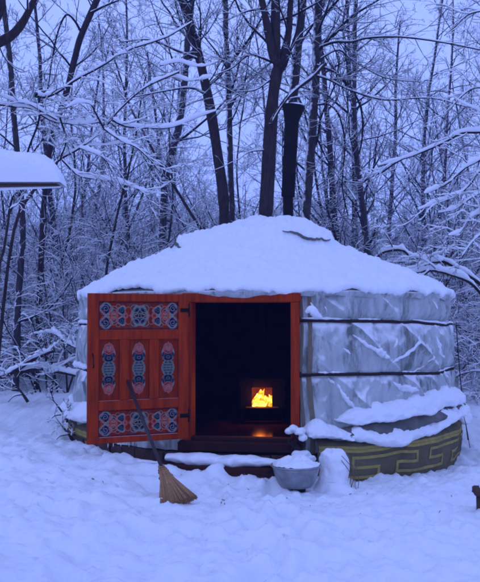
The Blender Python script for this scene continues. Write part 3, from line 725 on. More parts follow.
# --- snow capped stump with dry stalks
sp = P(333, 475, 6.62); sb_ = (sp[0], sp[1], -.12)
stump = thing('stump', 'short stump under a tall rounded cap of snow between tub and skirt', 'stump', sb_)
mb = MB(); mb.lathe([(.10, -.1), (.09, .05), (.082, .2), (.078, .26), (.001, .265)], sb_, 24, noise=.06); mb.build('trunk', M['bark'], stump)
mb = MB(); prof = [(.28, -.03), (.20, .03), (.145, .09), (.122, .17), (.118, .25), (.108, .29), (.088, .335), (.05, .358), (.001, .364)]
mb.lathe([(r_, z_) for r_, z_ in smooth_path(prof, 40)], sb_, 60, noise=.10); mb.v[-1][:, 0] += .05 * (mb.v[-1][:, 2] - sb_[2]) ** 1.0 * 0 + .018 * np.sin(mb.v[-1][:, 2] * 17); mb.v[-1][:, 2] += .022 * fbm(mb.v[-1][:, 0] * 11, mb.v[-1][:, 1] * 11, 0, 3, 2) * (mb.v[-1][:, 2] > sb_[2] + .12); mb.build('snow', M['snow'], stump)
st2 = thing('dry_weeds', 'few dry bent weed stalks rising beside the snow capped stump', 'weeds', (sb_[0] + .16, sb_[1], -.1))
mb = MB()
for k in range(7):
    x = sb_[0] + .155 + rnd.uniform(-.02, .05); y = sb_[1] - .03 + rnd.uniform(-.05, .05); h = rnd.uniform(.16, .36)
    mb.tube(smooth_path([(x, y, -.12), (x + rnd.uniform(-.02, .03), y, -.12 + h * .6), (x + rnd.uniform(-.10, .06), y - .02, -.12 + h)], 7), .0028, 4)
mb.build('stalks', M['grass'], st2)

# --- low rough bench end at the right edge
be = P(471, 486, 6.0)
bench = thing('log_bench', 'dark rough plank bench end reaching into the picture at the right edge', 'bench', (be[0] + .5, be[1], -.2))
mb = MB(); bax = np.array([[math.cos(-.18), math.sin(-.18), 0], [-math.sin(-.18), math.cos(-.18), 0], [0, 0, 1.0]])
bc = np.array([be[0] + .01, be[1] - .02, be[2] - .03]) + bax[0] * .55
mb.box(bc, 1.1, .17, .05, ax=bax, bev=.01); mb.build('seat', M['wood'], bench, smooth=False)
mb = MB(); mb.tube([bc - bax[0] * .56 + (0, -.03, .02), bc - bax[0] * .30 + (0, -.04, -.09)], .028, 8, noise=.2); mb.build('brace', M['wood'], bench)
for q in (-.50, .42):
    mb = MB(); c = bc + bax[0] * q; mb.tube([c + (.0, 0, -.02), c + (.015, 0, -.36)], .035, 8, noise=.2); mb.build('leg', M['wood'], bench)
mb = MB(); t = np.linspace(-.5, .5, 40)[:, None]; p = bc + bax[0] * t + np.array([0, .02, .03]); mb.tube(p, .06 * np.sin(np.linspace(.2, PI - .2, 40)) ** .4, 14, sq=.5, noise=.3); mb.build('snow', M['snow'], bench)

# --- board with its big cap of snow, top left
fd = 3.9; f0 = P(59, 184, fd)
feeder = thing('bird_table', 'wooden board on a post carrying a thick rounded cap of snow, upper left edge', 'bird table', (f0[0] - .36, f0[1] + .1, gz1(f0[0] - .4, f0[1])))
mb = MB(); mb.box((f0[0] - .36, f0[1] + .06, f0[2]), .70, .12, .006, bev=.001); mb.build('board', M['wood'], feeder, smooth=False)
mb = MB(); mb.tube([(f0[0] - .74, f0[1] + .03, f0[2] - .02), (f0[0] - .3, f0[1] + .02, f0[2] - .022), (f0[0] + .005, f0[1] + .02, f0[2] - .012)], [.010, .012, .006], 8, sq=.7); mb.build('snow', M['snow'], feeder)
mb = MB(); mb.tube([(f0[0] - .46, f0[1] + .06, -.4), (f0[0] - .46, f0[1] + .06, f0[2] - .01)], .03, 10); mb.build('post', M['wood'], feeder)
mb = MB(); nx, ny = 90, 60
U, Vv = np.meshgrid(np.linspace(-1, 1, nx), np.linspace(-1, 1, ny), indexing='ij')
e = np.clip(1 - np.abs(U) ** 2.7, 0, 1) ** .55 * np.clip(1 - np.abs(Vv) ** 3, 0, 1) ** .45
hh = .185 * e * (1 + .09 * fbm(U * 2.5, Vv * 2, 0, 8, 4)) + .0
sprd = 1 + .035 * (1 - e) * 0
X = f0[0] - .36 + .37 * U * (1 + .02 * e); Y = f0[1] + .06 + .085 * Vv * (1 + .25 * e)
mb.grid(np.stack([X, Y, f0[2] + .006 + hh + .004 * fbm(U * 14, Vv * 14, 0, 4, 2) * (e > .2)], -1))
mb.build('snow', M['snow'], feeder)

# ------------------------------------------------------------------ branches
class Br:
    """collects branches (centre line + radius + snow depth) and turns them into one bark mesh and one snow mesh"""
    def __init__(s): s.b = {}
    def add(s, pts, rad, snow):
        s.b.setdefault(len(pts), []).append((np.asarray(pts, float), np.broadcast_to(np.asarray(rad, float), (len(pts),)), snow))
    def frames(s, P_):
        t = np.gradient(P_, axis=1); t /= np.linalg.norm(t, axis=2, keepdims=True) + 1e-9
        z = np.array([0, 0, 1.0]); sd = np.cross(t, z); l = np.linalg.norm(sd, axis=2, keepdims=True)
        sd = np.where(l > .05, sd / (l + 1e-9), np.array([1.0, 0, 0])); up = np.cross(sd, t)
        return t, sd, up
    def bark(s, kmin=3, kmax=8):
        VV = []; QQ = []; o = 0
        for n, L_ in s.b.items():
            P_ = np.stack([q[0] for q in L_]); r = np.stack([q[1] for q in L_]); k = kmax if n >= 14 else (5 if n >= 8 else kmin)
            t, sd, up = s.frames(P_); a = np.linspace(0, 2 * PI, k, endpoint=False) + PI / 2
            V = P_[:, :, None] + r[:, :, None, None] * (np.cos(a)[None, None, :, None] * sd[:, :, None] + np.sin(a)[None, None, :, None] * up[:, :, None])
            I = np.arange(V.shape[0] * n * k).reshape(-1, n, k); J = np.roll(I, -1, 2)
            QQ.append(np.stack([I[:, :-1], J[:, :-1], J[:, 1:], I[:, 1:]], -1).reshape(-1, 4) + o); V = V.reshape(-1, 3); VV.append(V); o += len(V)
        return np.concatenate(VV), np.concatenate(QQ)
    def snowm(s, seed=0):
        VV = []; QQ = []; o = 0; g_ = np.random.default_rng(seed)
        for n, L_ in s.b.items():
            P_ = np.stack([q[0] for q in L_]); r = np.stack([q[1] for q in L_]); h0 = np.array([q[2] for q in L_])
            keep = h0 > 0
            if not keep.any(): continue
            P_, r, h0 = P_[keep], r[keep], h0[keep]
            t, sd, up = s.frames(P_)
            up = up * .45 + np.array([0, 0, .55]); up /= np.linalg.norm(up, axis=2, keepdims=True)
            slope = np.abs(t[..., 2]); fac = np.clip((.86 - slope) / .5, 0, 1)
            h = h0[:, None] * fac * (.55 + .8 * g_.random(P_.shape[:2])) * np.clip(r / (r.max(1, keepdims=True) + 1e-9), .35, 1) ** .5
            h[:, 0] *= .6; h[:, -1] *= .5
            w = r * .85 + h * .36
            k = 10 if n >= 14 else (6 if n >= 8 else 4)
            c = P_ + up * (r * .35 + h * .42)[..., None]
            w = np.where(h > 1e-4, w, r * .3); hh = np.where(h > 1e-4, h * .62 + r * .2, r * .2)
            a = np.linspace(0, 2 * PI, k, endpoint=False) + (PI / 4 if k == 4 else 0)
            V = c[:, :, None] + (w[:, :, None] * np.cos(a))[..., None] * sd[:, :, None] + (hh[:, :, None] * np.sin(a))[..., None] * up[:, :, None]
            I = np.arange(V.shape[0] * n * k).reshape(-1, n, k); J = np.roll(I, -1, 2)
            QQ.append(np.stack([I[:, :-1], J[:, :-1], J[:, 1:], I[:, 1:]], -1).reshape(-1, 4) + o); V = V.reshape(-1, 3); VV.append(V); o += len(V)
        if not VV: return None, None
        return np.concatenate(VV), np.concatenate(QQ)
def unit(v): return v / (np.linalg.norm(v) + 1e-9)
def wander(g_, p, d, L_, n, wob, lift):
    pts = np.empty((n, 3)); pts[0] = p; d = unit(np.array(d, float)); st = L_ / (n - 1)
    w = g_.normal(0, wob, (n, 3))
    for i in range(1, n):
        d = d + w[i]; d[2] += lift
        d = d / math.sqrt(d[0] * d[0] + d[1] * d[1] + d[2] * d[2]); pts[i] = pts[i - 1] + d * st
    return pts
def side_dir(g_, d, ang):
    v = g_.normal(size=3); v -= d * np.dot(v, d); v = unit(v)
    return unit(d * math.cos(ang) + v * math.sin(ang))
def grow(B_, g_, p, d, L_, r, lev, cfg):
    """cfg[lev] = (children, length ratio, angle, n points, wobble, lift, snow)"""
    nch, lr, ang, n, wob, lift, snow = cfg[lev]
    pts = wander(g_, p, d, L_, n, wob, lift)
    rad = r * np.linspace(1, .35 if lev + 1 < len(cfg) else .25, n) if r > .004 else np.full(n, r)
    B_.add(pts, rad, snow)
    if lev + 1 >= len(cfg): return
    m = max(1, int(round(nch * g_.uniform(.75, 1.25))))
    for q in range(m):
        t = g_.uniform(.18, .98) if q else 1.0
        i = min(n - 2, int(t * (n - 1))); f = t * (n - 1) - i
        pp = pts[i] * (1 - f) + pts[i + 1] * f; dd = unit(pts[i + 1] - pts[i])
        cl = L_ * lr * (1.15 - .6 * t) * g_.uniform(.6, 1.3)
        grow(B_, g_, pp, side_dir(g_, dd, ang * g_.uniform(.6, 1.35)), cl, max(.0028, rad[i] * .62), lev + 1, cfg)
SN = 1.0
def tree_proto(name, seed, H, r0, nb, zlo, cfg, blen, lean=.02, wob=.03, snow_tr=.0, bark='bark', bang=(.7, 1.25), pale=False):
    g_ = np.random.default_rng(seed); T = Br(); K = Br()
    tr = wander(g_, (0, 0, -.25), (g_.normal(0, lean), g_.normal(0, lean), 1), H, 26, wob, .015)
    rad = r0 * np.linspace(1.0, .22, 26) ** .8; rad[0] *= 1.35; rad[1] *= 1.12
    T.add(tr, rad, 0)
    for q in range(nb):
        t = zlo + (1 - zlo) * (q + g_.random()) / nb * .97; i = int(t * 25); i = min(i, 24); f = t * 25 - i
        pp = tr[i] * (1 - f) + tr[i + 1] * f; az = g_.uniform(0, 2 * PI); e = g_.uniform(*bang)
        d = np.array([math.cos(az) * math.sin(e), math.sin(az) * math.sin(e), math.cos(e)])
        grow(K, g_, pp, d, blen * (1.15 - .7 * t) * g_.uniform(.6, 1.25), max(.006, rad[i] * g_.uniform(.28, .5)), 0, cfg)
    return dict(name=name, trunk=T, crown=K, seed=seed, bark=bark)
def realise(pr, loc, label, cat, group=None):
    root = thing(pr['name'], label, cat, loc, group)
    v, q = pr['trunk'].bark(); quadmesh('trunk', v, q, M[pr['bark']], root)
    v, q = pr['crown'].bark(); quadmesh('branches', v, q, M['twig'], root)
    v, q = pr['crown'].snowm(pr['seed'])
    if v is not None: quadmesh('snow', v, q, M['snow_lite'], root)
    return root
def dup(root, loc, rz, sc, label, group):
    r = root.copy(); link(r); r.location = loc; r.rotation_euler = (0, 0, rz); r.scale = (sc, sc, sc); r['label'] = label; r['group'] = group
    for ch in root.children:
        c = ch.copy(); link(c); c.parent = r
    return r
# cfg rows: children, ratio, angle, n, wobble, lift, snow depth
cfg_tall = [(6, .55, .75, 9, .13, .05, .014), (5, .5, .75, 6, .17, .03, .009), (3, .6, .7, 5, .2, .02, .005), (0, .5, .7, 4, .2, 0, .003)]
cfg_sap = [(7, .55, .7, 8, .14, .04, .018), (5, .55, .75, 6, .18, .02, .011), (0, .5, .7, 5, .2, .0, .006)]
cfg_shr = [(7, .5, .75, 10, .12, -.03, .030), (5, .55, .8, 7, .2, -.03, .024), (3, .6, .8, 5, .24, -.02, .012), (0, .5, .8, 4, .2, -.02, .006)]
talls = [tree_proto('bare_tree', 101 + k, 15 + k % 3, .11 + .02 * (k % 3), 26, .14, cfg_tall, 3.4, bark='bark_wind' if k % 2 else 'bark') for k in range(4)]
saps = [tree_proto('sapling', 201 + k, 6.5 + k % 2, .035 + .008 * k, 22, .1, cfg_sap, 1.9, lean=.12, wob=.05, bark='bark') for k in range(3)]
def shrub_proto(name, seed, ns, L_, cfg, r=.016, spread=(.15, .95)):
    g_ = np.random.default_rng(seed); S = Br(); K = Br()
    for q in range(ns):
        az = g_.uniform(0, 2 * PI); e = g_.uniform(*spread); d = np.array([math.cos(az) * math.sin(e), math.sin(az) * math.sin(e), math.cos(e)])
        p = np.array([g_.normal(0, .12), g_.normal(0, .12), -.1]); Lq = L_ * g_.uniform(.6, 1.2)
        n = 14; pts = wander(g_, p, d, Lq, n, .09, -.03); rad = r * np.linspace(1, .35, n); S.add(pts, rad, .03)
        for k in range(int(cfg[0][0])):
            t = g_.uniform(.15, .99); i = min(n - 2, int(t * (n - 1))); grow(K, g_, pts[i], side_dir(g_, unit(pts[i + 1] - pts[i]), g_.uniform(.5, 1.1)), Lq * .42 * (1.2 - .6 * t), max(.004, rad[i] * .6), 1, cfg)
    return dict(name=name, trunk=S, crown=K, seed=seed, bark='bark')
shrs = [shrub_proto('snowy_shrub', 301 + k, 7 + k, 2.2 + .35 * k, cfg_shr) for k in range(4)]
def realise_shrub(pr, loc, label, cat, group=None):
    root = thing(pr['name'], label, cat, loc, group)
    v, q = pr['trunk'].bark(); quadmesh('stems', v, q, M['bark'], root)
    v, q = pr['crown'].bark(); quadmesh('twigs', v, q, M['twig'], root)
    v, q = pr['crown'].snowm(pr['seed']); v2, q2 = pr['trunk'].snowm(pr['seed']); quadmesh('snow', np.vstack([v, v2]), np.vstack([q, q2 + len(v)]), M['snow_lite'], root)
    return root
# ---- placement
def pix_x(x, d): return (x - 240) / F * d
def region(x, y):
    px = 240 + F * x / (y - CAMY)
    return 'left' if px < 95 else ('right' if px > 345 else 'behind')
WHERE = {'left': 'left of the yurt', 'right': 'right of the yurt', 'behind': 'behind the yurt roof'}
g0 = np.random.default_rng(5)
def scatter(protos, n, dmin, dmax, lab, cat, grp, rl, sc=(.8, 1.2), avoid=None, maxpx=70):
    made = {}; out = 0; pts = []; tries = 0
    while out < n and tries < 6000:
        tries += 1
        d = dmin + (dmax - dmin) * g0.random() ** .8; px = g0.uniform(-maxpx, 480 + maxpx); x = pix_x(px, d); y = CAMY + d
        if math.hypot(x - CX, y - CY) < 3.3: continue
        if any(math.hypot(x - a, y - b) < (avoid or .8) for a, b in pts): continue
        if protos is talls and (190 < px < 350 and d < 32 or px < 60 and d < 26): continue
        if d < 16 and 60 < px < 470 and abs(d - 9.2) < 3.6: continue
        pts.append((x, y)); k = int(g0.integers(len(protos))); loc = (x, y, gz1(x, y)); rz = g0.uniform(0, 2 * PI); s = g0.uniform(*sc)
        reg = region(x, y); far = 'near edge of the woods' if d < (dmin + dmax) / 2 else 'deep in the woods'
        label = f'{lab}, {far} {WHERE[reg]}'; group = f'{grp} {WHERE[reg]}'
        if k not in made:
            made[k] = rl(protos[k], loc, label, cat, group); made[k].rotation_euler = (0, 0, rz); made[k].scale = (s, s, s)
        else: dup(made[k], loc, rz, s, label, group)
        out += 1
scatter(talls, 26, 18, 55, 'tall bare snow-dusted tree', 'tree', 'tall bare trees', realise, (.75, 1.15), avoid=1.3)
scatter(saps, 52, 13.2, 34, 'thin bare snow-flecked sapling', 'sapling', 'bare saplings', realise, (.7, 1.2), avoid=.9)
scatter(shrs, 56, 13.0, 22, 'arching snow-laden shrub', 'shrub', 'snowy shrubs', realise_shrub, (.75, 1.25), avoid=.8)
# ---- the thicket: brush so dense nobody could count it
TV = []; TQ = []; SV = []; SQ_ = []; ov_ = 0; os_ = 0
pb = []
for pr in shrs:
    v1, q1 = pr['trunk'].bark(); v2, q2 = pr['crown'].bark(); sv, sq_ = pr['crown'].snowm(pr['seed'])
    pb.append((np.vstack([v1, v2]), np.vstack([q1, q2 + len(v1)]), sv, sq_))
for k in range(190):
    d = 16 + 38 * g0.random() ** (.9 if k < 90 else .35); px = g0.uniform(-90, 570); x = pix_x(px, d); y = CAMY + d; z = gz1(x, y); a = g0.uniform(0, 2 * PI); s = g0.uniform(.9, 1.5) + .035 * max(0, d - 26)
    if math.hypot(x - CX, y - CY) < 4: continue
    Rm = np.array([[math.cos(a), math.sin(a), 0], [-math.sin(a), math.cos(a), 0], [0, 0, 1]]) * s
    v, q, sv, sq_ = pb[k % 4]
    TV.append(v @ Rm + (x, y, z)); TQ.append(q + ov_); ov_ += len(v); SV.append(sv @ Rm + (x, y, z)); SQ_.append(sq_ + os_); os_ += len(sv)
nT = len(np.concatenate(TQ)) ; V = np.concatenate(TV + SV); Q = np.concatenate([np.concatenate(TQ), np.concatenate(SQ_) + ov_])
th_ = quadmesh('undergrowth', V, Q, M['twig']); th_.data.materials.append(M['snow_lite'])
mi = np.zeros(len(Q), np.int32); mi[nT:] = 1; th_.data.polygons.foreach_set('material_index', mi)
th_['kind'] = 'stuff'; th_['label'] = 'tangled snow covered undergrowth filling the woods'; th_['category'] = 'undergrowth'

# ------------------------------------------------------------------ the trees one can point at
def px_path(path, d0, d1, n):
    m = len(path); pts = [P(x, y, d0 + (d1 - d0) * i / (m - 1)) for i, (x, y) in enumerate(path)]
    return smooth_path(pts, n)
def hero(name, label, cat, trunks, limbs, seed, bark='bark', auto=10, alen=1.8, zr=(.3, 1), cfg=None, base=None, twig_cfg=None, group=None):
    """trunks / limbs: (pixel path from the base up, d0, d1, width px at base, width px at tip, snow)"""
    g_ = np.random.default_rng(seed); T = Br(); K = Br(); cfg = cfg or cfg_tall
    first = None
    for (path, d0, d1, w0, w1, sn) in trunks:
        p = px_path(path, d0, d1, 30); 
        p = p + (fbm(p[:, 2:3] * 1.1 + np.array([[0, 9.1, 20.0]]), np.full((30, 3), seed * 1.7), 0, seed, 2) * .025) * np.linspace(0, 1, 30)[:, None] * np.array([1, 1, 0])
        if first is None: first = p
        r = np.linspace(w0, w1, 30) / 2 * (d0 + d1) / 2 / F * (1 + .05 * fbm(np.arange(30) * .6, 0, 0, seed, 2)); T.add(p, r, sn)
        for q in range(auto):
            t = g_.uniform(*zr); i = min(28, int(t * 29)); az = g_.uniform(0, 2 * PI); e = g_.uniform(.6, 1.3)
            d = np.array([math.cos(az) * math.sin(e), math.sin(az) * math.sin(e), math.cos(e)])
            grow(K, g_, p[i], d, alen * g_.uniform(.5, 1.3), max(.006, r[i] * g_.uniform(.15, .4)), 0, cfg)
    for (path, d0, d1, w0, w1, sn, nt_, tl) in limbs:
        n = 16; p = px_path(path, d0, d1, n); r = np.linspace(w0, w1, n) / 2 * (d0 + d1) / 2 / F; K.add(p, r, sn)
        for q in range(nt_):
            t = g_.uniform(.1, 1); i = min(n - 2, int(t * (n - 1))); dd = unit(p[i + 1] - p[i])
            grow(K, g_, p[i], side_dir(g_, dd, g_.uniform(.45, 1.0)), tl * g_.uniform(.5, 1.3), max(.0035, r[i] * .5), 1, twig_cfg or cfg)
    b = first[0].copy(); b[2] = gz1(b[0], b[1])
    root = thing(name, label, cat, tuple(b), group)
    for nm, S, mt in (('trunk', T, M[bark]), ('branches', K, M['twig'])):
        if S.b: v, q = S.bark(kmax=12 if nm == 'trunk' else 8); quadmesh(nm, v - b, q, mt, root)
    vs = []; qs = []; o = 0
    for S in (T, K):
        if not S.b: continue
        v, q = S.snowm(seed)
        if v is not None: vs.append(v - b); qs.append(q + o); o += len(v)
    if vs: quadmesh('snow', np.vstack(vs), np.vstack(qs), M['snow_lite'], root)
    return root
def gy_(x, d):  # pixel row where the ground is at distance d
    X = pix_x(x, d); z = gz1(X, CAMY + d); return 317 - (z - CAMZ) / d * F + 0
T1 = hero('bare_tree', 'dark leaning tree trunk rising behind the yurt roof, left of the stovepipe', 'tree',
     [([(229, gy_(229, 12.8) + 5), (226, 260), (223, 195), (217, 150), (210, 108), (203, 75), (195, 42), (181, -5), (165, -70), (150, -150)], 12.8, 12.8, 12, 7, 0)],
     [([(207, 95), (190, 88), (160, 92), (120, 100)], 12.8, 11.5, 3, 1, .02, 8, .8), ([(206, 88), (225, 70), (255, 30), (280, -20)], 12.8, 13.5, 3.5, 1.5, .015, 8, .9),
      ([(200, 60), (175, 50), (150, 40), (122, 42)], 12.8, 12.0, 3, 1, .02, 8, .8), ([(212, 120), (232, 100), (262, 85)], 12.8, 14, 2.5, 1, .02, 5, .7), ([(199, 55), (190, 20), (205, -30)], 12.8, 12.4, 3, 1, .01, 6, .8)], 401, auto=8, zr=(.35, .95))
T2 = hero('bare_tree', 'slim straight trunk just right of the dark leaning tree', 'tree',
     [([(232, gy_(232, 14) + 5), (232, 230), (230, 160), (229, 90), (226, 30), (224, -20), (222, -120)], 14, 14, 7, 5, 0)],
     [([(229, 110), (245, 85), (275, 60), (300, 50)], 14, 15, 2.2, 1, .015, 8, .9), ([(228, 70), (215, 50), (190, 20)], 14, 13.5, 2.2, 1, .015, 6, .8)], 402, bark='bark_wind', auto=8)
T3 = hero('bare_tree', 'thick dark trunk splitting into three stems left of the stovepipe', 'tree',
     [([(262, gy_(262, 11.9) + 5), (264, 250), (267, 190), (270, 140), (273, 100), (276, 70), (274, 40), (275, 0), (276, -60), (280, -140)], 11.9, 11.9, 16, 8, 0),
      ([(274, 62), (268, 35), (263, 8), (252, -40), (238, -120)], 11.9, 11.6, 9, 5, 0), ([(274, 78), (283, 55), (288, 30), (290, 0), (296, -70)], 11.9, 12.2, 9, 5, 0)],
     [([(272, 62), (250, 55), (232, 68), (215, 75)], 11.9, 11.4, 3, 1, .015, 8, .8), ([(270, 80), (255, 90), (236, 92)], 11.9, 11.5, 2.4, 1, .02, 6, .7), ([(263, 8), (245, 12), (228, 20)], 11.8, 11.2, 3, 1, .015, 6, .7), ([(269, 150), (250, 152), (238, 160)], 11.9, 11.6, 1.8, .8, .02, 4, .5)], 403, auto=6, zr=(.45, .95))
T4 = hero('bare_tree', 'grey trunk running up directly behind the stovepipe', 'tree',
     [([(284, gy_(284, 13.3) + 5), (286, 240), (288, 180), (291, 120), (296, 60), (300, 20), (304, -10), (312, -90)], 13.3, 13.3, 10, 8, 0)],
     [([(296, 50), (306, 35), (322, 10), (330, -20)], 13.3, 13, 3, 1, .01, 6, .8)], 404, bark='bark_wind', auto=6)
T5 = hero('bare_tree', 'straight grey trunk right of the stovepipe with long dark limbs reaching right', 'tree',
     [([(305, gy_(305, 12.6) + 5), (305, 245), (307, 200), (311, 145), (314, 100), (316, 60), (318, 10), (320, -60), (322, -130)], 12.6, 12.6, 10, 8, 0)],
     [([(318, 48), (335, 42), (352, 42), (368, 38), (400, 37), (440, 42), (490, 52)], 12.6, 11, 3.2, 1.4, .02, 14, .9),
      ([(317, 52), (332, 36), (350, 18), (372, 4), (395, -10)], 12.6, 12, 4, 1.5, .015, 10, .9),
      ([(315, 75), (330, 80), (350, 90), (385, 100), (430, 98), (470, 108)], 12.6, 11.2, 3, 1, .022, 14, .9),
      ([(316, 65), (335, 72), (348, 84), (361, 108), (362, 140), (355, 165)], 12.6, 11.8, 3, 1.5, .02, 10, .8),
      ([(315, 105), (330, 105), (340, 118), (345, 145), (342, 185), (348, 215)], 12.6, 12, 2.4, 1.2, .02, 8, .7),
      ([(313, 130), (330, 165), (348, 188), (356, 200)], 12.6, 12, 2, 1.2, .03, 5, .5),
      ([(318, 60), (338, 50), (352, 60), (385, 78), (420, 82)], 12.6, 13.5, 2.4, 1, .02, 12, .9),
      ([(320, 20), (340, -2), (350, -15)], 12.6, 12, 3, 1.5, .01, 5, .8)], 405, bark='bark_wind', auto=7, alen=2.0)
# broken limb lodged in the fork
hero('fallen_limb', 'snow topped broken limb lodged slantwise across the trunks above the stovepipe', 'fallen branch',
     [([(270, 124), (277, 112), (288, 97), (300, 86), (312, 77), (324, 64)], 11.4, 12.2, 3.2, 5.5, .05)], [], 406, auto=2, alen=.6)
T6 = hero('bare_tree', 'dark slanting trunk with a side fork in the upper left', 'tree',
     [([(36, gy_(36, 14.5) + 4), (44, 200), (52, 140), (60, 112), (68, 85), (75, 60), (81, 38), (92, 12), (100, -8), (120, -70)], 14.5, 14.5, 6, 6.5, .0)],
     [([(81, 32), (74, 20), (66, 15), (58, 32), (52, 60), (48, 90)], 14.5, 14, 2.6, 1.2, .015, 6, .7), ([(89, 14), (105, 6), (120, 0)], 14.5, 14.2, 3, 1.5, .015, 5, .8), ([(73, 68), (95, 50), (112, 20)], 14.5, 15, 2, 1, .015, 6, .8)], 407, auto=7)
T7 = hero('bare_tree', 'near black bough curving across the top left corner', 'tree',
     [([(-60, gy_(-60, 9) + 4), (-52, 200), (-40, 110), (-28, 70), (-10, 48), (8, 38), (17, 30), (24, 20), (30, 8), (36, -6), (44, -40)], 9, 9, 15, 4.5, 0), ([(-42, 120), (-20, 60), (-6, 25), (1, 8), (2, -15), (8, -60)], 9, 8.8, 10, 5, 0)],
     [([(-2, 44), (6, 60), (20, 72), (30, 70)], 9, 9.5, 1.4, .6, .012, 4, .4)], 408, auto=2, alen=.8, zr=(.7, .95))
T8 = hero('bare_tree', 'pale snow plastered trunk with a bend, further back left of the dark leaning tree', 'tree',
     [([(160, gy_(160, 20)), (163, 200), (168, 165), (178, 130), (183, 95), (186, 60), (190, 20), (196, -30)], 20, 20, 9, 6, 0)], [], 409, bark='bark_wind', auto=14, alen=2.4)
T9 = hero('sapling', 'thin dark stem bending over just below the snow laden board', 'sapling',
     [([(-6, gy_(-6, 8.6)), (-2, 285), (4, 250), (8, 222), (11, 200), (17, 192), (25, 188)], 8.6, 8.4, 3.2, 1.6, .02)], [([(9, 215), (14, 203), (12, 196)], 8.5, 8.4, 1.5, 1, .01, 3, .3)], 410, auto=2, alen=.5, cfg=cfg_sap)
T10 = hero('bare_tree', 'dark stout trunk half hidden by brush at the left edge', 'tree',
     [([(15, gy_(15, 13) + 3), (17, 340), (18, 300), (22, 240), (20, 190), (14, 120), (10, 60), (2, -10)], 13, 13, 8, 5, 0)], [], 411, bark='bark_wind', auto=10, alen=1.4, zr=(.15, .9))
heavy = [(5, .5, .7, 10, .10, -.01, .045), (4, .5, .7, 7, .15, -.02, .026), (2, .6, .7, 5, .2, -.02, .016), (0, .5, .7, 4, .2, -.02, .009)]
T11 = hero('snowy_sapling', 'leaning sapling with long snow piled limbs crossing the upper left', 'sapling',
     [([(-8, gy_(-8, 9.4) - 4), (12, 240), (34, 190), (57, 162), (80, 148), (103, 130), (120, 110), (145, 88), (180, 72)], 9.4, 10.2, 3.4, 2, .055)],
     [([(36, 96), (44, 97), (58, 92), (75, 80), (100, 67), (128, 50), (165, 38), (192, 22)], 9.6, 10.6, 3.6, 1.6, .05, 8, .5),
      ([(-10, 103), (10, 106), (30, 108), (50, 120), (75, 124), (100, 122)], 9.4, 9.8, 2.6, 1.8, .06, 10, .45),
      ([(104, 129), (95, 112), (90, 104), (78, 103), (66, 108)], 9.6, 9.5, 2, 1, .06, 3, .3),
      ([(112, 120), (125, 126), (145, 128), (172, 127), (198, 117), (216, 111)], 9.7, 10.4, 2.6, 1.4, .065, 4, .3),
      ([(104, 129), (120, 140), (137, 148), (150, 160), (158, 170)], 9.6, 9.9, 2, 1, .05, 8, .4),
      ([(160, 66), (178, 62), (192, 66), (206, 66), (216, 62)], 10.2, 10.6, 1.6, .9, .05, 1, .2),
      ([(150, 84), (172, 77), (190, 81), (212, 77)], 10.1, 10.5, 1.6, .9, .05, 1, .2),
      ([(57, 120), (40, 110), (28, 104), (10, 100), (-10, 90)], 9.6, 9.4, 2, 1.2, .05, 6, .4),
      ([(80, 148), (92, 152), (104, 158), (112, 172)], 9.5, 9.4, 1.8, 1, .05, 6, .35),
      ([(62, 160), (80, 176), (108, 180), (130, 186), (148, 193)], 9.4, 9.8, 2.2, 1.2, .055, 8, .4),
      ([(60, 118), (66, 140), (60, 160)], 9.6, 9.5, 2, 1.6, .03, 4, .3),
      ([(39, 98), (39, 120), (30, 145), (22, 170)], 9.6, 9.5, 2.4, 1.8, .02, 5, .4)], 412, auto=8, alen=.7, cfg=heavy, twig_cfg=heavy, zr=(.4, 1))
T12 = hero('snowy_sapling', 'snow piled boughs reaching in from the right edge over the woods', 'sapling',
     [([(520, gy_(520, 9.6)), (512, 290), (505, 220), (498, 160), (492, 110), (486, 60)], 9.6, 9.6, 8, 4, .01)],
     [([(500, 128), (480, 132), (462, 133), (443, 143), (412, 156), (379, 166)], 9.6, 10.2, 4, 1.6, .065, 10, .45),
      ([(500, 150), (480, 160), (465, 168), (448, 183), (436, 189), (424, 194)], 9.6, 9.6, 3, 1.4, .065, 6, .4),
      ([(502, 160), (480, 171), (470, 184), (458, 195), (440, 202), (418, 210)], 9.6, 9.5, 3, 1.4, .07, 8, .4),
      ([(500, 185), (482, 192), (468, 200), (455, 209), (438, 213)], 9.6, 9.5, 2.4, 1.2, .06, 7, .4),
      ([(502, 210), (484, 212), (470, 218), (460, 232), (448, 236)], 9.6, 9.3, 2.4, 1.2, .06, 9, .4),
      ([(505, 230), (486, 232), (474, 240), (462, 256)], 9.6, 9.3, 2.4, 1.2, .06, 8, .4),
      ([(494, 90), (475, 88), (460, 98), (445, 116)], 9.6, 9.7, 2, 1, .04, 6, .4),
      ([(492, 10), (470, 14), (456, 26), (444, 36)], 9.6, 9.8, 2, .8, .02, 6, .4)], 413, auto=6, alen=.8, cfg=heavy, twig_cfg=heavy)
for (lab, path, d0, d1, w0, w1, lm, sd) in (
    ('long curved fallen limb topped with snow, upper one right of the yurt roof', [(500, 300), (480, 283), (457, 268), (443, 261), (415, 258), (403, 250), (386, 251), (376, 258)], 10.6, 11.2, 5.5, 3,
        [([(443, 261), (425, 263), (410, 270), (396, 272)], 10.8, 10.9, 3, 2, .05, 3, .3), ([(415, 258), (400, 262), (386, 262)], 11, 11.2, 2.4, 1.5, .05, 2, .3)], 421),
    ('shorter fallen limb under the long curved one, right of the yurt roof', [(485, 297), (470, 282), (450, 274), (430, 270), (412, 274), (398, 280)], 10.3, 10.7, 4.5, 2.5,
        [([(430, 270), (420, 277), (404, 279)], 10.4, 10.5, 2.2, 1.4, .05, 2, .3)], 422)):
    hero('fallen_limb', lab, 'fallen branch', [(path, d0, d1, w0, w1, .075)], lm, sd, auto=4, alen=.6, cfg=heavy)
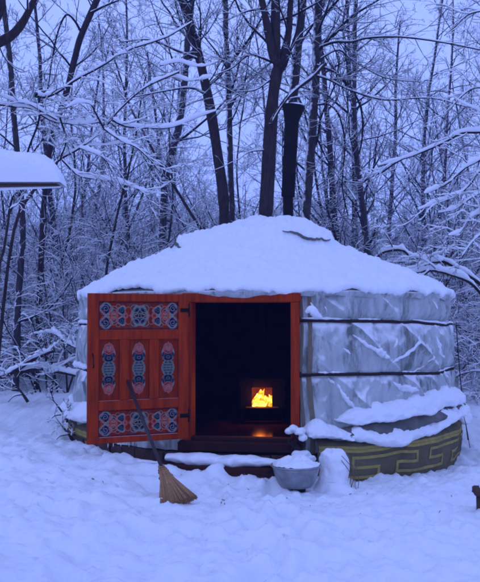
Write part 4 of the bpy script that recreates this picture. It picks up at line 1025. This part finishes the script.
# dead sticks poking out of the drift at the left foot of the yurt and brush by the left edge
for k, (x, y, lab) in enumerate(((66, 432, 'dark forked stick poking from the snow at the left foot of the yurt'), (60, 412, 'short dark stick above the forked one, left of the yellow skirt'), (20, 392, 'low snowy stick at the far left edge of the clearing'))):
    d = (8.1, 8.3, 11)[k]
    hero('stick', lab, 'stick', [([(x + 8, y + 10), (x + 3, y + 2), (x - 4, y - 8)], d, d, 3.5, 1.5, .02)], [([(x + 3, y + 2), (x - 6, y + 4), (x - 12, y + 10)], d, d - .1, 2, 1, .02, 0, .2)], 430 + k, auto=2, alen=.25, cfg=cfg_sap)
for k, (path, lab) in enumerate((([(20, 372), (40, 368), (62, 372), (80, 376)], 'straight fallen log under snow at the left of the yurt, nearer the canvas'), ([(-10, 380), (12, 372), (30, 360), (52, 350)], 'slanting snow topped log at the left edge of the woods'), ([(52, 330), (66, 342), (82, 350)], 'thin snow topped stick leaning towards the left canvas wall'))):
    hero('fallen_log', lab, 'log', [(path, 11.5, 11.2, 6 - 2 * (k == 2), 4 - 1.5 * (k == 2), .07)], [], 440 + k, auto=5, alen=.6, cfg=heavy, zr=(.1, 1))

# ------------------------------------------------------------------ bits of bark and twig on the snow
mb = MB()
for k in range(45):
    x = rnd.gauss(0, .8); y = -2.65 - abs(rnd.gauss(0, .5)); z = float(ground_full(np.array([x]), np.array([y]))[0]); a_ = rnd.uniform(0, PI); l_ = rnd.uniform(.008, .04)
    mb.tube([(x, y, z), (x + l_ * math.cos(a_), y + l_ * math.sin(a_), z + .006)], rnd.uniform(.0015, .004), 4)
lt = mb.build('twig_litter', M['grass']); lt['kind'] = 'stuff'; lt['label'] = 'bits of bark and twig scattered on the trodden snow'

# ------------------------------------------------------------------ air, sky, light
HAZE = 0.0020
if HAZE:
    mb = MB(); mb.box((0, 60, 9.5), 320, 200, 40); hz = mb.build('haze', mat('haze', (1, 1, 1)), None, smooth=False)
    m = hz.data.materials[0]; nt = m.node_tree; nt.nodes.clear(); o_ = nt.nodes.new('ShaderNodeOutputMaterial'); v_ = nt.nodes.new('ShaderNodeVolumePrincipled')
    v_.inputs['Color'].default_value = (.26, .36, .95, 1); v_.inputs['Density'].default_value = HAZE; nt.links.new(v_.outputs['Volume'], o_.inputs['Volume'])
    hz['kind'] = 'stuff'; hz['label'] = 'thin dusk haze between the trees'
w = bpy.data.worlds.new('World'); SC.world = w; w.use_nodes = True; nt = w.node_tree; bg = nt.nodes['Background']
sky = nt.nodes.new('ShaderNodeTexSky'); sky.sky_type = 'NISHITA'; sky.sun_disc = False
SE, SR = R_(12), R_(200)
sky.sun_elevation = SE; sky.sun_rotation = SR; sky.air_density = 1.2; sky.dust_density = .5; sky.ozone_density = 4
mx = nt.nodes.new('ShaderNodeMixRGB'); mx.inputs['Fac'].default_value = .85; mx.inputs['Color2'].default_value = (5.5, 7.45, 17.2, 1)
nt.links.new(sky.outputs['Color'], mx.inputs['Color1']); nt.links.new(mx.outputs['Color'], bg.inputs['Color']); bg.inputs['Strength'].default_value = .089
sd = bpy.data.lights.new('sun', 'SUN'); sd.energy = .32; sd.angle = R_(35); sd.color = (.5, .62, 1.0)
so = bpy.data.objects.new('sun', sd); link(so); so.rotation_euler = (R_(34), 0, R_(-60))

cam = bpy.data.cameras.new('camera'); co = bpy.data.objects.new('camera', cam); link(co); SC.camera = co
co.location = (0, CAMY, CAMZ); co.rotation_euler = (PI / 2 + PITCH, 0, 0); cam.sensor_fit = 'HORIZONTAL'; cam.sensor_width = 36; cam.lens = F / 480 * 36
cam.clip_start = .05; cam.clip_end = 2000
vs = SC.view_settings; vs.view_transform = 'Standard'; vs.look = 'None'; vs.exposure = 0; vs.gamma = 1; vs.use_curve_mapping = False
SC.cycles.filter_width = 2.1; SC.cycles.max_bounces = 6; SC.cycles.volume_bounces = 1; SC.cycles.diffuse_bounces = 3
try: SC.cycles.use_denoising = True
except Exception: pass
